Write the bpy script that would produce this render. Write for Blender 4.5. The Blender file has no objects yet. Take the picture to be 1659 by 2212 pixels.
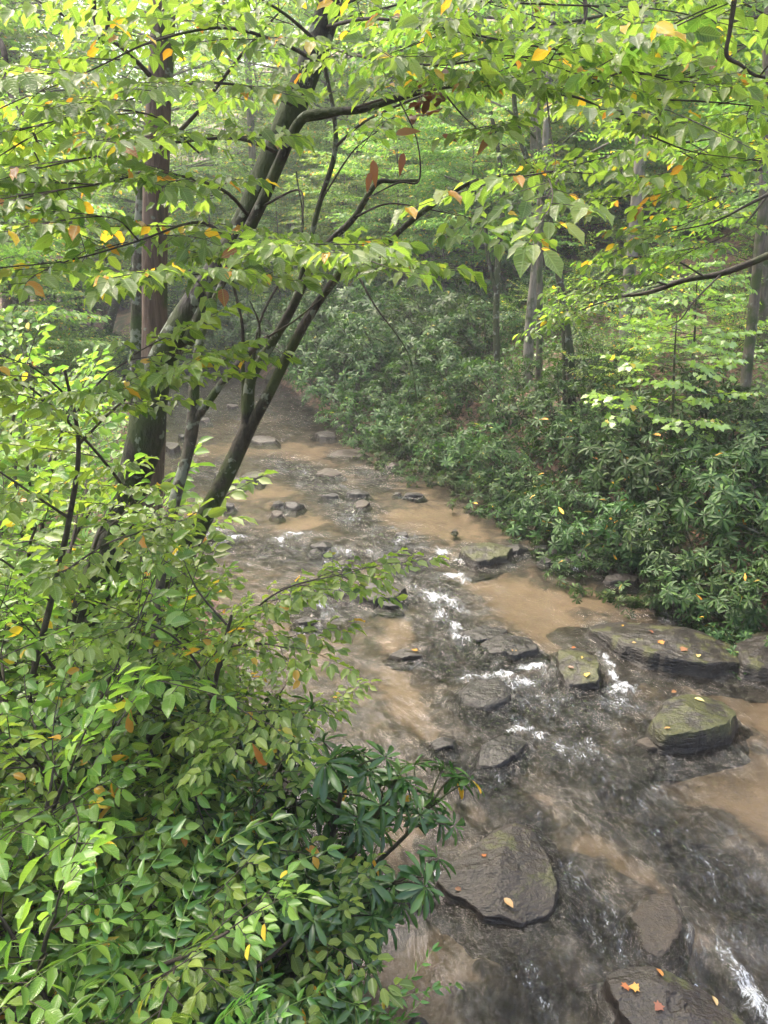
import bpy, math, numpy as np
from math import radians, pi
sc = bpy.context.scene
# ------------------------------------------------------------------ camera, sky, sun, exposure
H = 4.0; PITCH = radians(18.5); F = 1664.0
cam = bpy.data.cameras.new('camera'); co = bpy.data.objects.new('camera', cam); sc.collection.objects.link(co)
co.location = (0, 0, H); co.rotation_euler = (pi/2-PITCH, 0, 0)
cam.sensor_fit = 'VERTICAL'; cam.sensor_height = 24; cam.lens = 12/(1106/F); cam.clip_end = 600; cam.clip_start = .05
sc.camera = co
SUN_EL, SUN_AZ = radians(62), radians(-40)      # azimuth measured from +Y towards +X
w = bpy.data.worlds.new('World'); sc.world = w; w.use_nodes = True
nt = w.node_tree; bg = nt.nodes['Background']
sky = nt.nodes.new('ShaderNodeTexSky'); sky.sky_type = 'NISHITA'; sky.sun_disc = False
sky.sun_elevation = SUN_EL; sky.sun_rotation = SUN_AZ; sky.dust_density = 9; sky.air_density = 1.0; sky.ozone_density = 0.
nt.links.new(sky.outputs[0], bg.inputs[0]); bg.inputs[1].default_value = .15
sl = bpy.data.lights.new('sun', 'SUN'); sl.energy = 1.0; sl.angle = radians(60); sl.color = (1, .96, .9)
so = bpy.data.objects.new('sun', sl); sc.collection.objects.link(so)
so.rotation_euler = (pi/2-SUN_EL, 0, pi-SUN_AZ)
sc.view_settings.view_transform = 'Standard'; sc.view_settings.look = 'None'; sc.view_settings.gamma = 1
sc.view_settings.exposure = 2.5
cy = sc.cycles
cy.max_bounces = 6; cy.diffuse_bounces = 4; cy.glossy_bounces = 3; cy.transmission_bounces = 4; cy.transparent_max_bounces = 10
cy.volume_bounces = 0; cy.caustics_reflective = False; cy.caustics_refractive = False
cy.sample_clamp_indirect = 5; cy.use_denoising = True
try: cy.denoiser = 'OPENIMAGEDENOISE'
except Exception: pass
cy.use_adaptive_sampling = False

# ------------------------------------------------------------------ helpers
def nrm(a):
    a = np.asarray(a, float); return a/np.maximum(np.linalg.norm(a, axis=-1, keepdims=True), 1e-9)
FW = np.array([0, math.cos(PITCH), -math.sin(PITCH)]); UP = np.array([0, math.sin(PITCH), math.cos(PITCH)])
CAM = np.array([0, 0, H])
def ray(px, py): return np.array([(px-829.5)/F, 0, 0])+FW+UP*(1106-py)/F
def at(px, py, Y):
    d = ray(px, py); return CAM+d*(Y/d[1])
def onz(px, py, z=0.):
    d = ray(px, py); return CAM+d*((z-H)/d[2])
def vnoise(x, y, seed=0):
    x = np.asarray(x, float); y = np.asarray(y, float)
    xi = np.floor(x); yi = np.floor(y); fx = x-xi; fy = y-yi; fx = fx*fx*(3-2*fx); fy = fy*fy*(3-2*fy)
    def h(a, b):
        n = np.sin(a*127.1+b*311.7+seed*74.7)*43758.5453; return n-np.floor(n)
    return (h(xi, yi)*(1-fx)+h(xi+1, yi)*fx)*(1-fy)+(h(xi, yi+1)*(1-fx)+h(xi+1, yi+1)*fx)*fy
def fbm(x, y, seed=0, o=4):
    s = 0; a = .5; t = 0
    for k in range(o):
        s = s+a*vnoise(x*2**k+k*17.3, y*2**k+k*9.1, seed+k); t += a; a *= .5
    return s/t
def ss(a, b, x):
    t = np.clip((x-a)/(b-a), 0, 1); return t*t*(3-2*t)

class Geo:
    def __init__(s): s.v = []; s.l = []; s.t = []; s.r = []; s.u = []; s.n = 0
    def add(s, V, L, T, R=None, U=None):
        V = np.asarray(V, np.float32).reshape(-1, 3); s.v.append(V); s.l.append(np.asarray(L, np.int64)+s.n); s.t.append(np.asarray(T, np.int64))
        s.r.append(np.zeros(len(T)) if R is None else R); s.u.append(np.zeros((len(L), 2)) if U is None else U); s.n += len(V)
    def arrays(s):
        return (np.concatenate(s.v), np.concatenate(s.l), np.concatenate(s.t), np.concatenate(s.r), np.concatenate(s.u))
    def build(s, name, mat, parent=None, origin=(0, 0, 0), uv=False, smooth=True):
        if not s.v: return None
        V, L, T, R, U = s.arrays(); V = V-np.asarray(origin, np.float32)
        me = bpy.data.meshes.new(name); me.vertices.add(len(V)); me.vertices.foreach_set('co', V.astype(np.float32).ravel())
        me.loops.add(len(L)); me.loops.foreach_set('vertex_index', L.astype(np.int32))
        me.polygons.add(len(T)); st = np.concatenate([[0], np.cumsum(T)[:-1]]); me.polygons.foreach_set('loop_start', st.astype(np.int32))
        me.polygons.foreach_set('use_smooth', np.full(len(T), smooth))
        a = me.attributes.new('rnd', 'FLOAT', 'FACE'); a.data.foreach_set('value', R.astype(np.float32))
        if uv:
            ul = me.uv_layers.new(name='UVMap'); ul.data.foreach_set('uv', U.astype(np.float32).ravel())
        me.update(calc_edges=True); me.materials.append(mat)
        o = bpy.data.objects.new(name, me); sc.collection.objects.link(o)
        if parent is not None: o.parent = parent
        else: o.location = origin
        return o
def tpl(V, faces, R=None, U=None):
    L = [i for f in faces for i in f]; T = [len(f) for f in faces]
    return (np.array(V, float), np.array(L), np.array(T), np.zeros(len(T)) if R is None else np.array(R), np.zeros((len(L), 2)) if U is None else np.array(U, float))
def put(geo, tm, P, M, S, J=None):
    """copies of template tm at P (n,3), axes M (n,3,3) rows X,Y,Z, scale S (n), random J (n)"""
    V, L, T, R, U = tm; P = np.asarray(P, float).reshape(-1, 3); n = len(P)
    if n == 0: return
    S = np.broadcast_to(np.asarray(S, float), (n,))
    W = np.einsum('vk,nkj->nvj', V, M)*S[:, None, None]+P[:, None, :]
    LL = (L[None, :]+(np.arange(n)*len(V))[:, None]).ravel()
    J = np.zeros(n) if J is None else np.asarray(J)
    RR = ((R[None, :]+J[:, None]) % 1.0).ravel() if True else None
    geo.add(W.reshape(-1, 3), LL, np.tile(T, n), RR, np.tile(U, (n, 1)))
def axes(X, Z):
    X = nrm(X); Z = np.asarray(Z, float); Z = nrm(Z-(Z*X).sum(-1, keepdims=True)*X); Y = np.cross(Z, X)
    return np.stack([X, Y, Z], -2)
def tube(geo, P, Rr, n=8, cap=True, rough=0, seed=0, r=0.):
    P = np.asarray(P, float); m = len(P); Rr = np.broadcast_to(np.asarray(Rr, float), (m,))
    Tn = nrm(np.gradient(P, axis=0)); ref = np.array([.13, 1, .07]) if abs(Tn[0][1]) < .8 else np.array([1, .1, .1])
    A = nrm(ref-(Tn@ref)[:, None]*Tn); B = np.cross(Tn, A); th = np.arange(n)/n*2*pi
    rr = Rr[:, None]*np.ones(n)[None, :]
    if rough:
        s_ = np.concatenate([[0], np.cumsum(np.linalg.norm(np.diff(P, axis=0), axis=1))])
        rr = rr*(1+rough*(fbm(np.cos(th)[None, :]*2.2+s_[:, None]*1.3+9, np.sin(th)[None, :]*2.2+s_[:, None]*.9+5, seed)-.5)*2)
    V = P[:, None, :]+rr[..., None]*(np.cos(th)[None, :, None]*A[:, None, :]+np.sin(th)[None, :, None]*B[:, None, :])
    i = np.arange(m-1)[:, None]*n; j = np.arange(n)[None, :]; k = (j+1) % n
    Q = np.stack([i+j, i+k, i+n+k, i+n+j], -1).reshape(-1, 4)
    geo.add(V.reshape(-1, 3), Q.ravel(), np.full(len(Q), 4), np.full(len(Q), r))
def spline(P, k=6):
    """smooth resample of a control polyline (any number of columns)"""
    P = np.asarray(P, float); m = len(P)
    if m < 3:
        t = np.linspace(0, 1, k+1)[:, None]; return P[0]*(1-t)+P[-1]*t
    Q = np.vstack([2*P[0]-P[1], P, 2*P[-1]-P[-2]]); out = []
    for i in range(m-1):
        a, b, c, d = Q[i:i+4]
        for t in np.arange(k)/k:
            out.append(.5*((2*b)+(-a+c)*t+(2*a-5*b+4*c-d)*t*t+(-a+3*b-3*c+d)*t**3))
    out.append(P[-1]); return np.array(out)
def tag(o, label=None, cat=None, group=None, kind=None):
    for k, v in (('label', label), ('category', cat), ('group', group), ('kind', kind)):
        if v: o[k] = v
    return o
def thing(name, loc, label, cat, group=None):
    o = bpy.data.objects.new(name, None); sc.collection.objects.link(o); o.location = loc; o.empty_display_size = .2
    return tag(o, label, cat, group)
def copy_tree(o):
    c = o.copy(); sc.collection.objects.link(c)
    for ch in o.children:
        d = ch.copy(); sc.collection.objects.link(d); d.parent = c
    return c

# ------------------------------------------------------------------ materials
class NT:
    def __init__(s, name):
        s.m = bpy.data.materials.new(name); s.m.use_nodes = True; s.t = s.m.node_tree; s.t.nodes.clear()
        s.out = s.n('ShaderNodeOutputMaterial')
    def n(s, ty, **kw):
        nd = s.t.nodes.new(ty)
        for k, v in kw.items():
            if k.startswith('i_'):
                key = k[2:].replace('_', ' ')
                sock = nd.inputs[key] if key in nd.inputs else nd.inputs[int(key)]
                if hasattr(v, 'links') or isinstance(v, bpy.types.NodeSocket): s.t.links.new(v, sock)
                else: sock.default_value = v
            else: setattr(nd, k, v)
        return nd
    def link(s, a, b): s.t.links.new(a, b)
    def ramp(s, fac, stops, interp='LINEAR'):
        r = s.n('ShaderNodeValToRGB'); r.color_ramp.interpolation = interp; e = r.color_ramp.elements
        while len(e) < len(stops): e.new(.5)
        for k, (p, c) in enumerate(stops): e[k].position = p; e[k].color = (*c, 1) if len(c) == 3 else c
        s.link(fac, r.inputs[0]); return r.outputs[0]
    def math(s, op, a, b=0., c=0., clamp=False):
        nd = s.n('ShaderNodeMath', operation=op, use_clamp=clamp)
        for i, v in enumerate((a, b, c)):
            if isinstance(v, bpy.types.NodeSocket): s.link(v, nd.inputs[i])
            else: nd.inputs[i].default_value = v
        return nd.outputs[0]
    def mix(s, f, a, b, mode='MIX'):
        nd = s.n('ShaderNodeMix', data_type='RGBA', blend_type=mode)
        for i, v in ((0, f), (6, a), (7, b)):
            if isinstance(v, bpy.types.NodeSocket): s.link(v, nd.inputs[i])
            else: nd.inputs[i].default_value = v if i == 0 else (*v, 1)
        return nd.outputs[2]
    def noise(s, vec, scale, detail=4, rough=.5, dist=0.):
        nd = s.n('ShaderNodeTexNoise', i_Scale=scale, i_Detail=detail, i_Roughness=rough, i_Distortion=dist)
        if vec is not None: s.link(vec, nd.inputs['Vector'])
        return nd.outputs[0]
    def mapv(s, vec, scale):
        nd = s.n('ShaderNodeMapping', i_Scale=scale); s.link(vec, nd.inputs[0]); return nd.outputs[0]
def sstep(T, v, a, b):
    nd = T.n('ShaderNodeMapRange', interpolation_type='SMOOTHSTEP'); T.link(v, nd.inputs[0]); nd.inputs[1].default_value = a; nd.inputs[2].default_value = b
    return nd.outputs[0]
def leaf_mat(name, stops, trans=.4, rough=.32, tcol=(1.45, 1.5, .75), veins=False, spec=.5, tboost=2.0):
    T = NT(name); at_ = T.n('ShaderNodeAttribute', attribute_name='rnd')
    oi = T.n('ShaderNodeObjectInfo')
    col = T.ramp(at_.outputs['Fac'], stops)
    hv = T.n('ShaderNodeHueSaturation'); T.link(col, hv.inputs['Color'])
    T.link(T.math('MULTIPLY_ADD', oi.outputs['Random'], .035, .4825), hv.inputs['Hue'])
    T.link(T.math('MULTIPLY_ADD', oi.outputs['Random'], .35, .82), hv.inputs['Value'])
    col = hv.outputs[0]; bump = None
    if veins:
        uv = T.n('ShaderNodeUVMap').outputs[0]; sp = T.n('ShaderNodeSeparateXYZ'); T.link(uv, sp.inputs[0])
        ay = T.math('ABSOLUTE', sp.outputs[1])
        vw = T.math('SINE', T.math('MULTIPLY', T.math('SUBTRACT', sp.outputs[0], T.math('MULTIPLY', ay, .75)), 62.))
        mid = T.math('LESS_THAN', ay, .022)
        vv = T.math('MAXIMUM', T.math('POWER', T.math('MAXIMUM', vw, 0.), 3.), T.math('MULTIPLY', mid, 1.3))
        col = T.mix(T.math('MULTIPLY', vv, .22), col, (.30, .42, .13))
        geo = T.n('ShaderNodeNewGeometry')
        sp2 = T.noise(geo.outputs['Position'], 90, 2)
        col = T.mix(T.math('MULTIPLY', T.math('GREATER_THAN', sp2, .69), .5), col, (.16, .12, .03))
        bump = T.n('ShaderNodeBump', i_Strength=.6, i_Distance=.005); T.link(T.math('SUBTRACT', 1., vv), bump.inputs['Height'])
    p = T.n('ShaderNodeBsdfPrincipled', i_Roughness=rough); T.link(col, p.inputs['Base Color']); p.inputs['Specular IOR Level'].default_value = spec
    if bump: T.link(bump.outputs[0], p.inputs['Normal'])
    tc = T.mix(1., col, tuple(c*tboost/2 for c in tcol), 'MULTIPLY')
    tr = T.n('ShaderNodeBsdfTranslucent'); T.link(tc, tr.inputs[0])
    mx = T.n('ShaderNodeMixShader'); mx.inputs[0].default_value = trans
    T.link(p.outputs[0], mx.inputs[1]); T.link(tr.outputs[0], mx.inputs[2]); T.link(mx.outputs[0], T.out.inputs[0])
    return T.m
G = [(0, (.075, .145, .035)), (.35, (.11, .20, .045)), (.7, (.155, .25, .055)), (.9, (.20, .30, .065)), (.955, (.22, .30, .065)), (.965, (.58, .42, .04)), (.987, (.52, .27, .03)), (1, (.22, .09, .03))]
GF = [(0, (.07, .14, .034)), (.4, (.11, .20, .045)), (.8, (.165, .26, .058)), (.955, (.21, .30, .065)), (.965, (.5, .36, .05)), (1, (.42, .24, .05))]
M_leaf = leaf_mat('broad_leaf', G, .54, .17, veins=True, tboost=2.8)
M_leaf_low = leaf_mat('shrub_leaf', [(0, (.08, .16, .03)), (.4, (.13, .23, .042)), (.8, (.19, .29, .055)), (.975, (.22, .32, .06)), (.983, (.55, .38, .035)), (.997, (.5, .3, .035)), (1, (.45, .17, .03))], .42, .15, veins=True, tboost=2.4)
M_rhodo = leaf_mat('rhododendron_leaf', [(0, (.015, .044, .010)), (.5, (.027, .067, .014)), (.9, (.05, .108, .021)), (.993, (.08, .15, .03)), (.996, (.5, .26, .02)), (1, (.4, .2, .02))], .17, .48, spec=.25)
M_rhodo_near = leaf_mat('glossy_rhododendron_leaf', [(0, (.022, .06, .014)), (.5, (.04, .09, .02)), (.9, (.07, .135, .028)), (.985, (.11, .18, .03)), (.99, (.5, .26, .02)), (1, (.4, .2, .02))], .2, .2, spec=.5)
M_rhodo_far = leaf_mat('laurel_leaf', [(0, (.018, .05, .012)), (.5, (.03, .074, .016)), (.9, (.06, .12, .025)), (.99, (.11, .18, .04)), (1, (.3, .25, .04))], .28, .5, spec=.25)
M_dog = leaf_mat('doghobble_leaf', [(0, (.048, .125, .024)), (.5, (.075, .175, .032)), (.9, (.11, .22, .04)), (.985, (.12, .23, .036)), (1, (.45, .25, .03))], .32, .16, spec=.6)
M_far = leaf_mat('woodland_leaf', GF, .52, .42, tboost=2.9)
M_fern = leaf_mat('fern_leaf', [(0, (.05, .14, .025)), (1, (.09, .2, .04))], .35, .5)
M_herb = leaf_mat('herb_leaf', [(0, (.04, .11, .022)), (.7, (.08, .18, .03)), (1, (.12, .22, .04))], .35, .35)
M_litter = leaf_mat('litter_leaf', [(0, (.07, .035, .022)), (.4, (.14, .07, .04)), (.8, (.22, .11, .06)), (.95, (.3, .17, .09)), (1, (.42, .25, .08))], .1, .5)
M_dead = leaf_mat('dead_leaf', [(0, (.30, .13, .05)), (.5, (.22, .09, .045)), (1, (.12, .05, .03))], .25, .45)
M_yel = leaf_mat('yellow_leaf', [(0, (.48, .30, .05)), (.5, (.46, .35, .15)), (1, (.4, .25, .09))], .15, .35)
M_org = leaf_mat('orange_leaf', [(0, (.42, .15, .03)), (.5, (.42, .19, .05)), (1, (.32, .11, .03))], .15, .35)

def bark(name, c1, c2, moss=0., lichen=0., stretch=.12, scale=14, bump=.6, mosscol=(.035, .055, .012)):
    T = NT(name); tc = T.n('ShaderNodeTexCoord'); v = T.mapv(tc.outputs['Object'], (1, 1, stretch))
    n1 = T.noise(v, scale, 5, .65, .4); n2 = T.noise(tc.outputs['Object'], 3.1, 4); n3 = T.noise(tc.outputs['Object'], 9, 5, .6)
    col = T.ramp(n1, [(.3, c1), (.62, c2)])
    if moss: col = T.mix(T.math('MULTIPLY', sstep(T, n2, .62-moss*.35, .74-moss*.3), .9), col, mosscol)
    if lichen: col = T.mix(T.math('MULTIPLY', sstep(T, n3, .66-lichen*.12, .70-lichen*.12), .8), col, (.16, .18, .14))
    p = T.n('ShaderNodeBsdfPrincipled', i_Roughness=.7); p.inputs['Specular IOR Level'].default_value = .25; T.link(col, p.inputs['Base Color'])
    b = T.n('ShaderNodeBump', i_Strength=bump, i_Distance=.03); T.link(T.math('ADD', n1, T.math('MULTIPLY', n3, .5)), b.inputs['Height'])
    T.link(b.outputs[0], p.inputs['Normal']); T.link(p.outputs[0], T.out.inputs[0]); return T.m
M_dark = bark('dark_mossy_bark', (.005, .0045, .004), (.042, .037, .029), .6, .55, .3, 20, 1., mosscol=(.028, .042, .009))
M_brown = bark('brown_ridged_bark', (.035, .024, .018), (.12, .085, .064), .1, .15, .07, 26, 1.)
M_lich = bark('lichen_bark', (.014, .012, .010), (.075, .066, .05), .35, 1.2, .4, 24, 1.)
M_stem = bark('mossy_stem_bark', (.008, .007, .006), (.055, .047, .033), .6, .75, .35, 22, 1., mosscol=(.035, .048, .012))
M_grey = bark('grey_bark', (.09, .08, .065), (.22, .20, .165), .35, .4, .2)
M_wood = bark('woodland_bark', (.05, .043, .033), (.13, .112, .085), .45, .3, .2)
M_twig = bark('twig_bark', (.02, .016, .012), (.055, .045, .034), .2, .2, 1)
M_gstem = bark('green_stem', (.10, .17, .04), (.14, .22, .05), 0, 0, 1)

def rock_mat(name, c1, c2, moss=0., wet=.3):
    T = NT(name); tc = T.n('ShaderNodeTexCoord'); v = tc.outputs['Object']
    n1 = T.noise(v, 5, 6, .62, .3); n2 = T.noise(T.mapv(v, (1.5, 3.5, 9)), 5, 5, .6); n3 = T.noise(v, 60, 3)
    col = T.ramp(T.math('ADD', T.math('MULTIPLY', n1, .65), T.math('MULTIPLY', n2, .35)), [(.3, c1), (.68, c2)])
    geo = T.n('ShaderNodeNewGeometry'); sp = T.n('ShaderNodeSeparateXYZ'); T.link(geo.outputs['Normal'], sp.inputs[0])
    sp2 = T.n('ShaderNodeSeparateXYZ'); T.link(geo.outputs['Position'], sp2.inputs[0])
    rgh = T.math('MULTIPLY_ADD', n1, .45, wet)
    if moss:
        mm = T.math('MULTIPLY', sstep(T, n1, .6-moss*.3, .66-moss*.22), sstep(T, sp2.outputs[2], .03, .09), clamp=True)
        mm = T.math('MULTIPLY', mm, sstep(T, sp.outputs[2], .1, .5))
        col = T.mix(T.math('MULTIPLY', mm, .9), col, T.ramp(n3, [(.3, (.02, .023, .006)), (.7, (.058, .062, .015))]))
    p = T.n('ShaderNodeBsdfPrincipled'); p.inputs['Specular IOR Level'].default_value = .42; T.link(col, p.inputs['Base Color']); T.link(rgh, p.inputs['Roughness'])
    b = T.n('ShaderNodeBump', i_Strength=.9, i_Distance=.04)
    T.link(T.math('ADD', T.math('ADD', n1, T.math('MULTIPLY', n3, .18)), T.math('MULTIPLY', n2, .7)), b.inputs['Height'])
    T.link(b.outputs[0], p.inputs['Normal']); T.link(p.outputs[0], T.out.inputs[0]); return T.m
MR = dict(dark=rock_mat('dark_wet_rock', (.003, .003, .003), (.015, .013, .011), 0, .12),
          brown=rock_mat('brown_rock', (.006, .005, .004), (.030, .022, .016), .10, .16),
          moss=rock_mat('mossy_rock', (.006, .005, .004), (.027, .022, .016), .62, .22),
          pale=rock_mat('pale_brown_rock', (.016, .012, .008), (.046, .034, .023), 0, .3),
          slab=rock_mat('slab_rock', (.005, .004, .003), (.022, .018, .013), .2, .18))

# ------------------------------------------------------------------ creek course and terrain
LE = np.array([(-14, 6.), (-8, 3.2), (0, .35), (3, -.28), (4.1, -.40), (5.7, -.85), (8.5, -1.8), (10, -2.6), (12.5, -3.6), (15, -4.6), (19.8, -5.8), (23, -7.4), (28, -10.4), (35, -15.5), (42, -20), (50, -27), (62, -38)])
RE = np.array([(-14, 12.), (-8, 8.8), (0, 5.2), (3, 4.3), (4.5, 4.05), (5.7, 4.), (7.2, 4.1), (8.4, 4.0), (9.4, 3.6), (12.1, 3.05), (14.4, 1.95), (16.7, .15), (19.8, -1.5), (22.5, -2.6), (25.5, -3.6), (28.2, -5.4), (34, -9.5), (42, -14.4), (50, -19.5), (62, -29)])
def xl(y): return np.interp(y, LE[:, 0], LE[:, 1])
def xr(y): return np.interp(y, RE[:, 0], RE[:, 1])
def hgt(x, y):
    x = np.asarray(x, float); y = np.asarray(y, float)
    yc = np.clip(y, -14, 62); L = xl(yc); R = xr(yc)
    sl_ = (xr(yc+.6)-xr(yc-.6))/1.2; cs = 1/np.sqrt(1+sl_*sl_)
    wob = (fbm(x*.6, y*.6, 3)-.5)*.9
    dr = (x-R)*cs+wob*.5; dl = (L-x)*cs+wob*.5
    zr = .45*ss(0, .7, dr)+.30*np.clip(dr-.4, 0, 9)+.44*np.clip(dr-9.4, 0, 28)+.1*np.clip(dr-37, 0, 200)
    zl = .5*ss(0, .8, dl)+.28*ss(.8, 3.5, dl)+.05*np.clip(dl-3, 0, 9)+.30*np.clip(dl-11, 0, 40)
    z = np.where((dr > 0), zr, np.where(dl > 0, zl, 0))
    mid = (x-(L+R)/2)/np.maximum((R-L)/2, .1)
    z = np.where((dr <= 0) & (dl <= 0), -.55*(1-np.clip(np.abs(mid), 0, 1)**6)-.06, z-.06)
    far = ss(50, 62, y)*np.where(x > -38, 1, 1)
    z = z+far*np.clip((y-50)*.38, 0, 20)*ss(0, 1, far)
    out = np.clip(np.maximum(dr, dl), 0, 3)/3
    return z+out*((fbm(x*.25, y*.25, 8)-.5)*1.0+(fbm(x*1.1, y*1.1, 5)-.5)*.25)
def ground(px, py, tmax=120):
    d = ray(px, py); t = np.linspace(1.5, tmax, 6000); P = CAM+d*t[:, None]
    k = np.argmax(P[:, 2] < hgt(P[:, 0], P[:, 1])); return P[k]
def gz(x, y): return float(hgt(np.array([x]), np.array([y]))[0])
def grid_mesh(X, Y, Z):
    a, b = X.shape; i = np.arange(a-1)[:, None]*b; j = np.arange(b-1)[None, :]
    Q = np.stack([i+j, i+j+1, i+b+j+1, i+b+j], -1).reshape(-1, 4)
    return np.stack([X, Y, Z], -1).reshape(-1, 3), Q
def nonuni(a, b, c, lo, hi, s0, gr):
    p = [c]; s = s0
    while p[-1] < b: p.append(p[-1]+s); s *= gr
    q = [c]; s = s0
    while q[-1] > a: q.append(q[-1]-s); s *= gr
    return np.array(sorted(set(q[1:]+p)))
gx = nonuni(-110, 100, 1, 0, 0, .11, 1.014); gy = np.concatenate([np.arange(-14, 2, .5), nonuni(2, 120, 2, 0, 0, .11, 1.011)])
XX, YY = np.meshgrid(gx, np.unique(gy), indexing='xy')
V, Q = grid_mesh(XX, YY, hgt(XX, YY))
g = Geo(); g.add(V, Q.ravel(), np.full(len(Q), 4))
T = NT('forest_floor'); tc = T.n('ShaderNodeTexCoord').outputs['Object']
n1 = T.noise(tc, 1.1, 4); n2 = T.noise(tc, 26, 4, .7); vo = T.n('ShaderNodeTexVoronoi', i_Scale=16.); T.link(tc, vo.inputs[0])
c = T.ramp(vo.outputs['Color'], [(.2, (.045, .026, .017)), (.5, (.11, .062, .04)), (.8, (.19, .11, .07))])
c = T.mix(sstep(T, n1, .48, .62), c, T.ramp(n2, [(.35, (.018, .022, .010)), (.65, (.05, .06, .02))]))
p = T.n('ShaderNodeBsdfPrincipled', i_Roughness=.8); T.link(c, p.inputs['Base Color'])
b = T.n('ShaderNodeBump', i_Strength=.8, i_Distance=.05); T.link(n2, b.inputs['Height']); T.link(b.outputs[0], p.inputs['Normal']); T.link(p.outputs[0], T.out.inputs[0])
tag(g.build('ground', T.m), kind='structure')

# flow grid (u across 0..1, y along) for bed and water
ys = [-9.]; 
while ys[-1] < 60: ys.append(ys[-1]+(.30 if ys[-1] < 2.2 else max(.018, .0045*ys[-1]*1.0 if ys[-1] < 30 else .2)))
ys = np.array(ys); us = np.linspace(-.06, 1.06, 250)
YG, UG = np.meshgrid(ys, us, indexing='ij'); Lx = xl(YG); Wd = xr(YG)-Lx; XG = Lx+UG*Wd
cx = (xl(ys)+xr(ys))/2; sarc = np.concatenate([[0], np.cumsum(np.hypot(np.diff(cx), np.diff(ys)))]); SG = np.broadcast_to(sarc[:, None], YG.shape); TG = (UG-.5)*4.6
fdx = np.gradient(cx, ys); fl = nrm(np.stack([fdx, np.ones_like(fdx)], -1))   # flow direction at each station
def blob(px, py, la, lb, rot=0.):
    """soft ellipse on the water, la metres along the flow, lb across"""
    P = onz(px, py); k = np.argmin(abs(ys-P[1])); f = fl[k]
    c_, s_ = math.cos(radians(rot)), math.sin(radians(rot)); f = np.array([f[0]*c_-f[1]*s_, f[0]*s_+f[1]*c_])
    dx = XG-P[0]; dy = YG-P[1]; a = dx*f[0]+dy*f[1]; bb = dx*f[1]-dy*f[0]
    return np.exp(-(a/la)**2-(bb/lb)**2)
warp = (fbm(SG*1.4, TG*1.6, 21)-.5)
rap = np.zeros_like(XG)
for px, py, la, lb in [(430,1010,1.2,.5),(640,1010,1.3,.5),(700,1040,1.2,.5),(800,1030,.9,.4),(760,1110,1.0,.4),(850,1170,.8,.5),(900,1220,.7,.45),(950,1280,.7,.5),(980,1350,.6,.45),(960,1420,.6,.35),(1010,1420,.5,.5),(1120,1480,.5,.6),(1100,1550,.6,.6),(1230,1530,.5,.4),(1330,1500,.45,.35),(1250,1620,.5,.5),(1330,1700,.5,.35),(1450,1800,.5,.3),(1590,1930,.5,.3),(1000,1650,.45,.3),(1080,1710,.4,.25),(1150,1790,.4,.22),(1230,1900,.4,.2),(1300,2000,.35,.22),(1150,2120,.3,.3),(1500,2090,.5,.18),(1640,2190,.3,.2),(900,1930,.2,.2),(720,1200,.6,.8),(600,1180,.5,.7),(480,1160,.5,.6),(700,1300,.6,.4),(1230,1210,.4,.4),(870,1900,.25,.2),(1400,1650,.6,.3)]:
    rap = np.maximum(rap, blob(px, py, la, lb))
rap = np.maximum(rap, .62*ss(16, 20, YG))
rap = np.clip(rap*1.15+warp*.5, 0, 1)
foam = np.zeros_like(XG)
for px, py, la, lb, k in [(955,1192,.20,.12,1),(985,1205,.3,.08,.7),(975,1243,.12,.22,1),(1000,1250,.2,.12,.7),(935,1290,.25,.15,.9),(975,1300,.3,.12,.9),(1000,1315,.2,.1,.7),(950,1330,.2,.12,.6),(985,1350,.15,.1,.8),(1000,1378,.15,.12,.9),(1035,1462,.05,.22,1),(1090,1462,.08,.15,.9),(1130,1475,.15,.18,.7),(1150,1440,.08,.2,.8),(1195,1450,.1,.12,.5),(1310,1425,.18,.06,1),(1325,1460,.2,.06,.9),(1350,1490,.12,.16,.8),(1330,1520,.15,.1,.5),(1125,1578,.06,.14,1),(1160,1590,.1,.1,.8),(1210,1610,.15,.1,.5),(1185,1560,.2,.08,.4),(1215,1208,.08,.08,.8),(1240,1228,.12,.15,.8),(640,1155,.12,.25,1),(610,1165,.12,.2,.9),(500,1160,.12,.25,.8),(470,1145,.12,.2,.6),(740,1190,.15,.2,.7),(800,1190,.15,.15,.6),(870,1165,.15,.2,.6),(1590,2085,.2,.05,1),(1625,2150,.2,.06,1),(1655,2195,.14,.07,1),(1560,2062,.12,.05,.7),(948,1893,.05,.06,.8),(705,1215,.15,.1,.4),(690,1300,.2,.1,.7),(700,1335,.15,.12,.5),(640,1050,.3,.12,.4),(760,1120,.3,.15,.5),(870,1250,.4,.1,.4),(560,955,.1,.4,.7),(890,1072,.1,.5,.5),(660,1020,.2,.2,.4),(1100,1620,.2,.05,.3),(1270,1650,.4,.2,.3),(1180,1510,.3,.3,.35),(1320,1990,.3,.1,.25),(1130,2100,.2,.15,.3),(440,1160,.1,.3,.6)]:
    foam = np.maximum(foam, k*blob(px, py, la, lb))
foam = np.clip(foam*(.35+1.3*fbm(SG*7, TG*12, 91, 3))+.08*rap**2, 0, 1)
sand = np.full_like(XG, .27)+(fbm(SG*.8+3, TG*.9, 31)-.5)*.9
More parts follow.
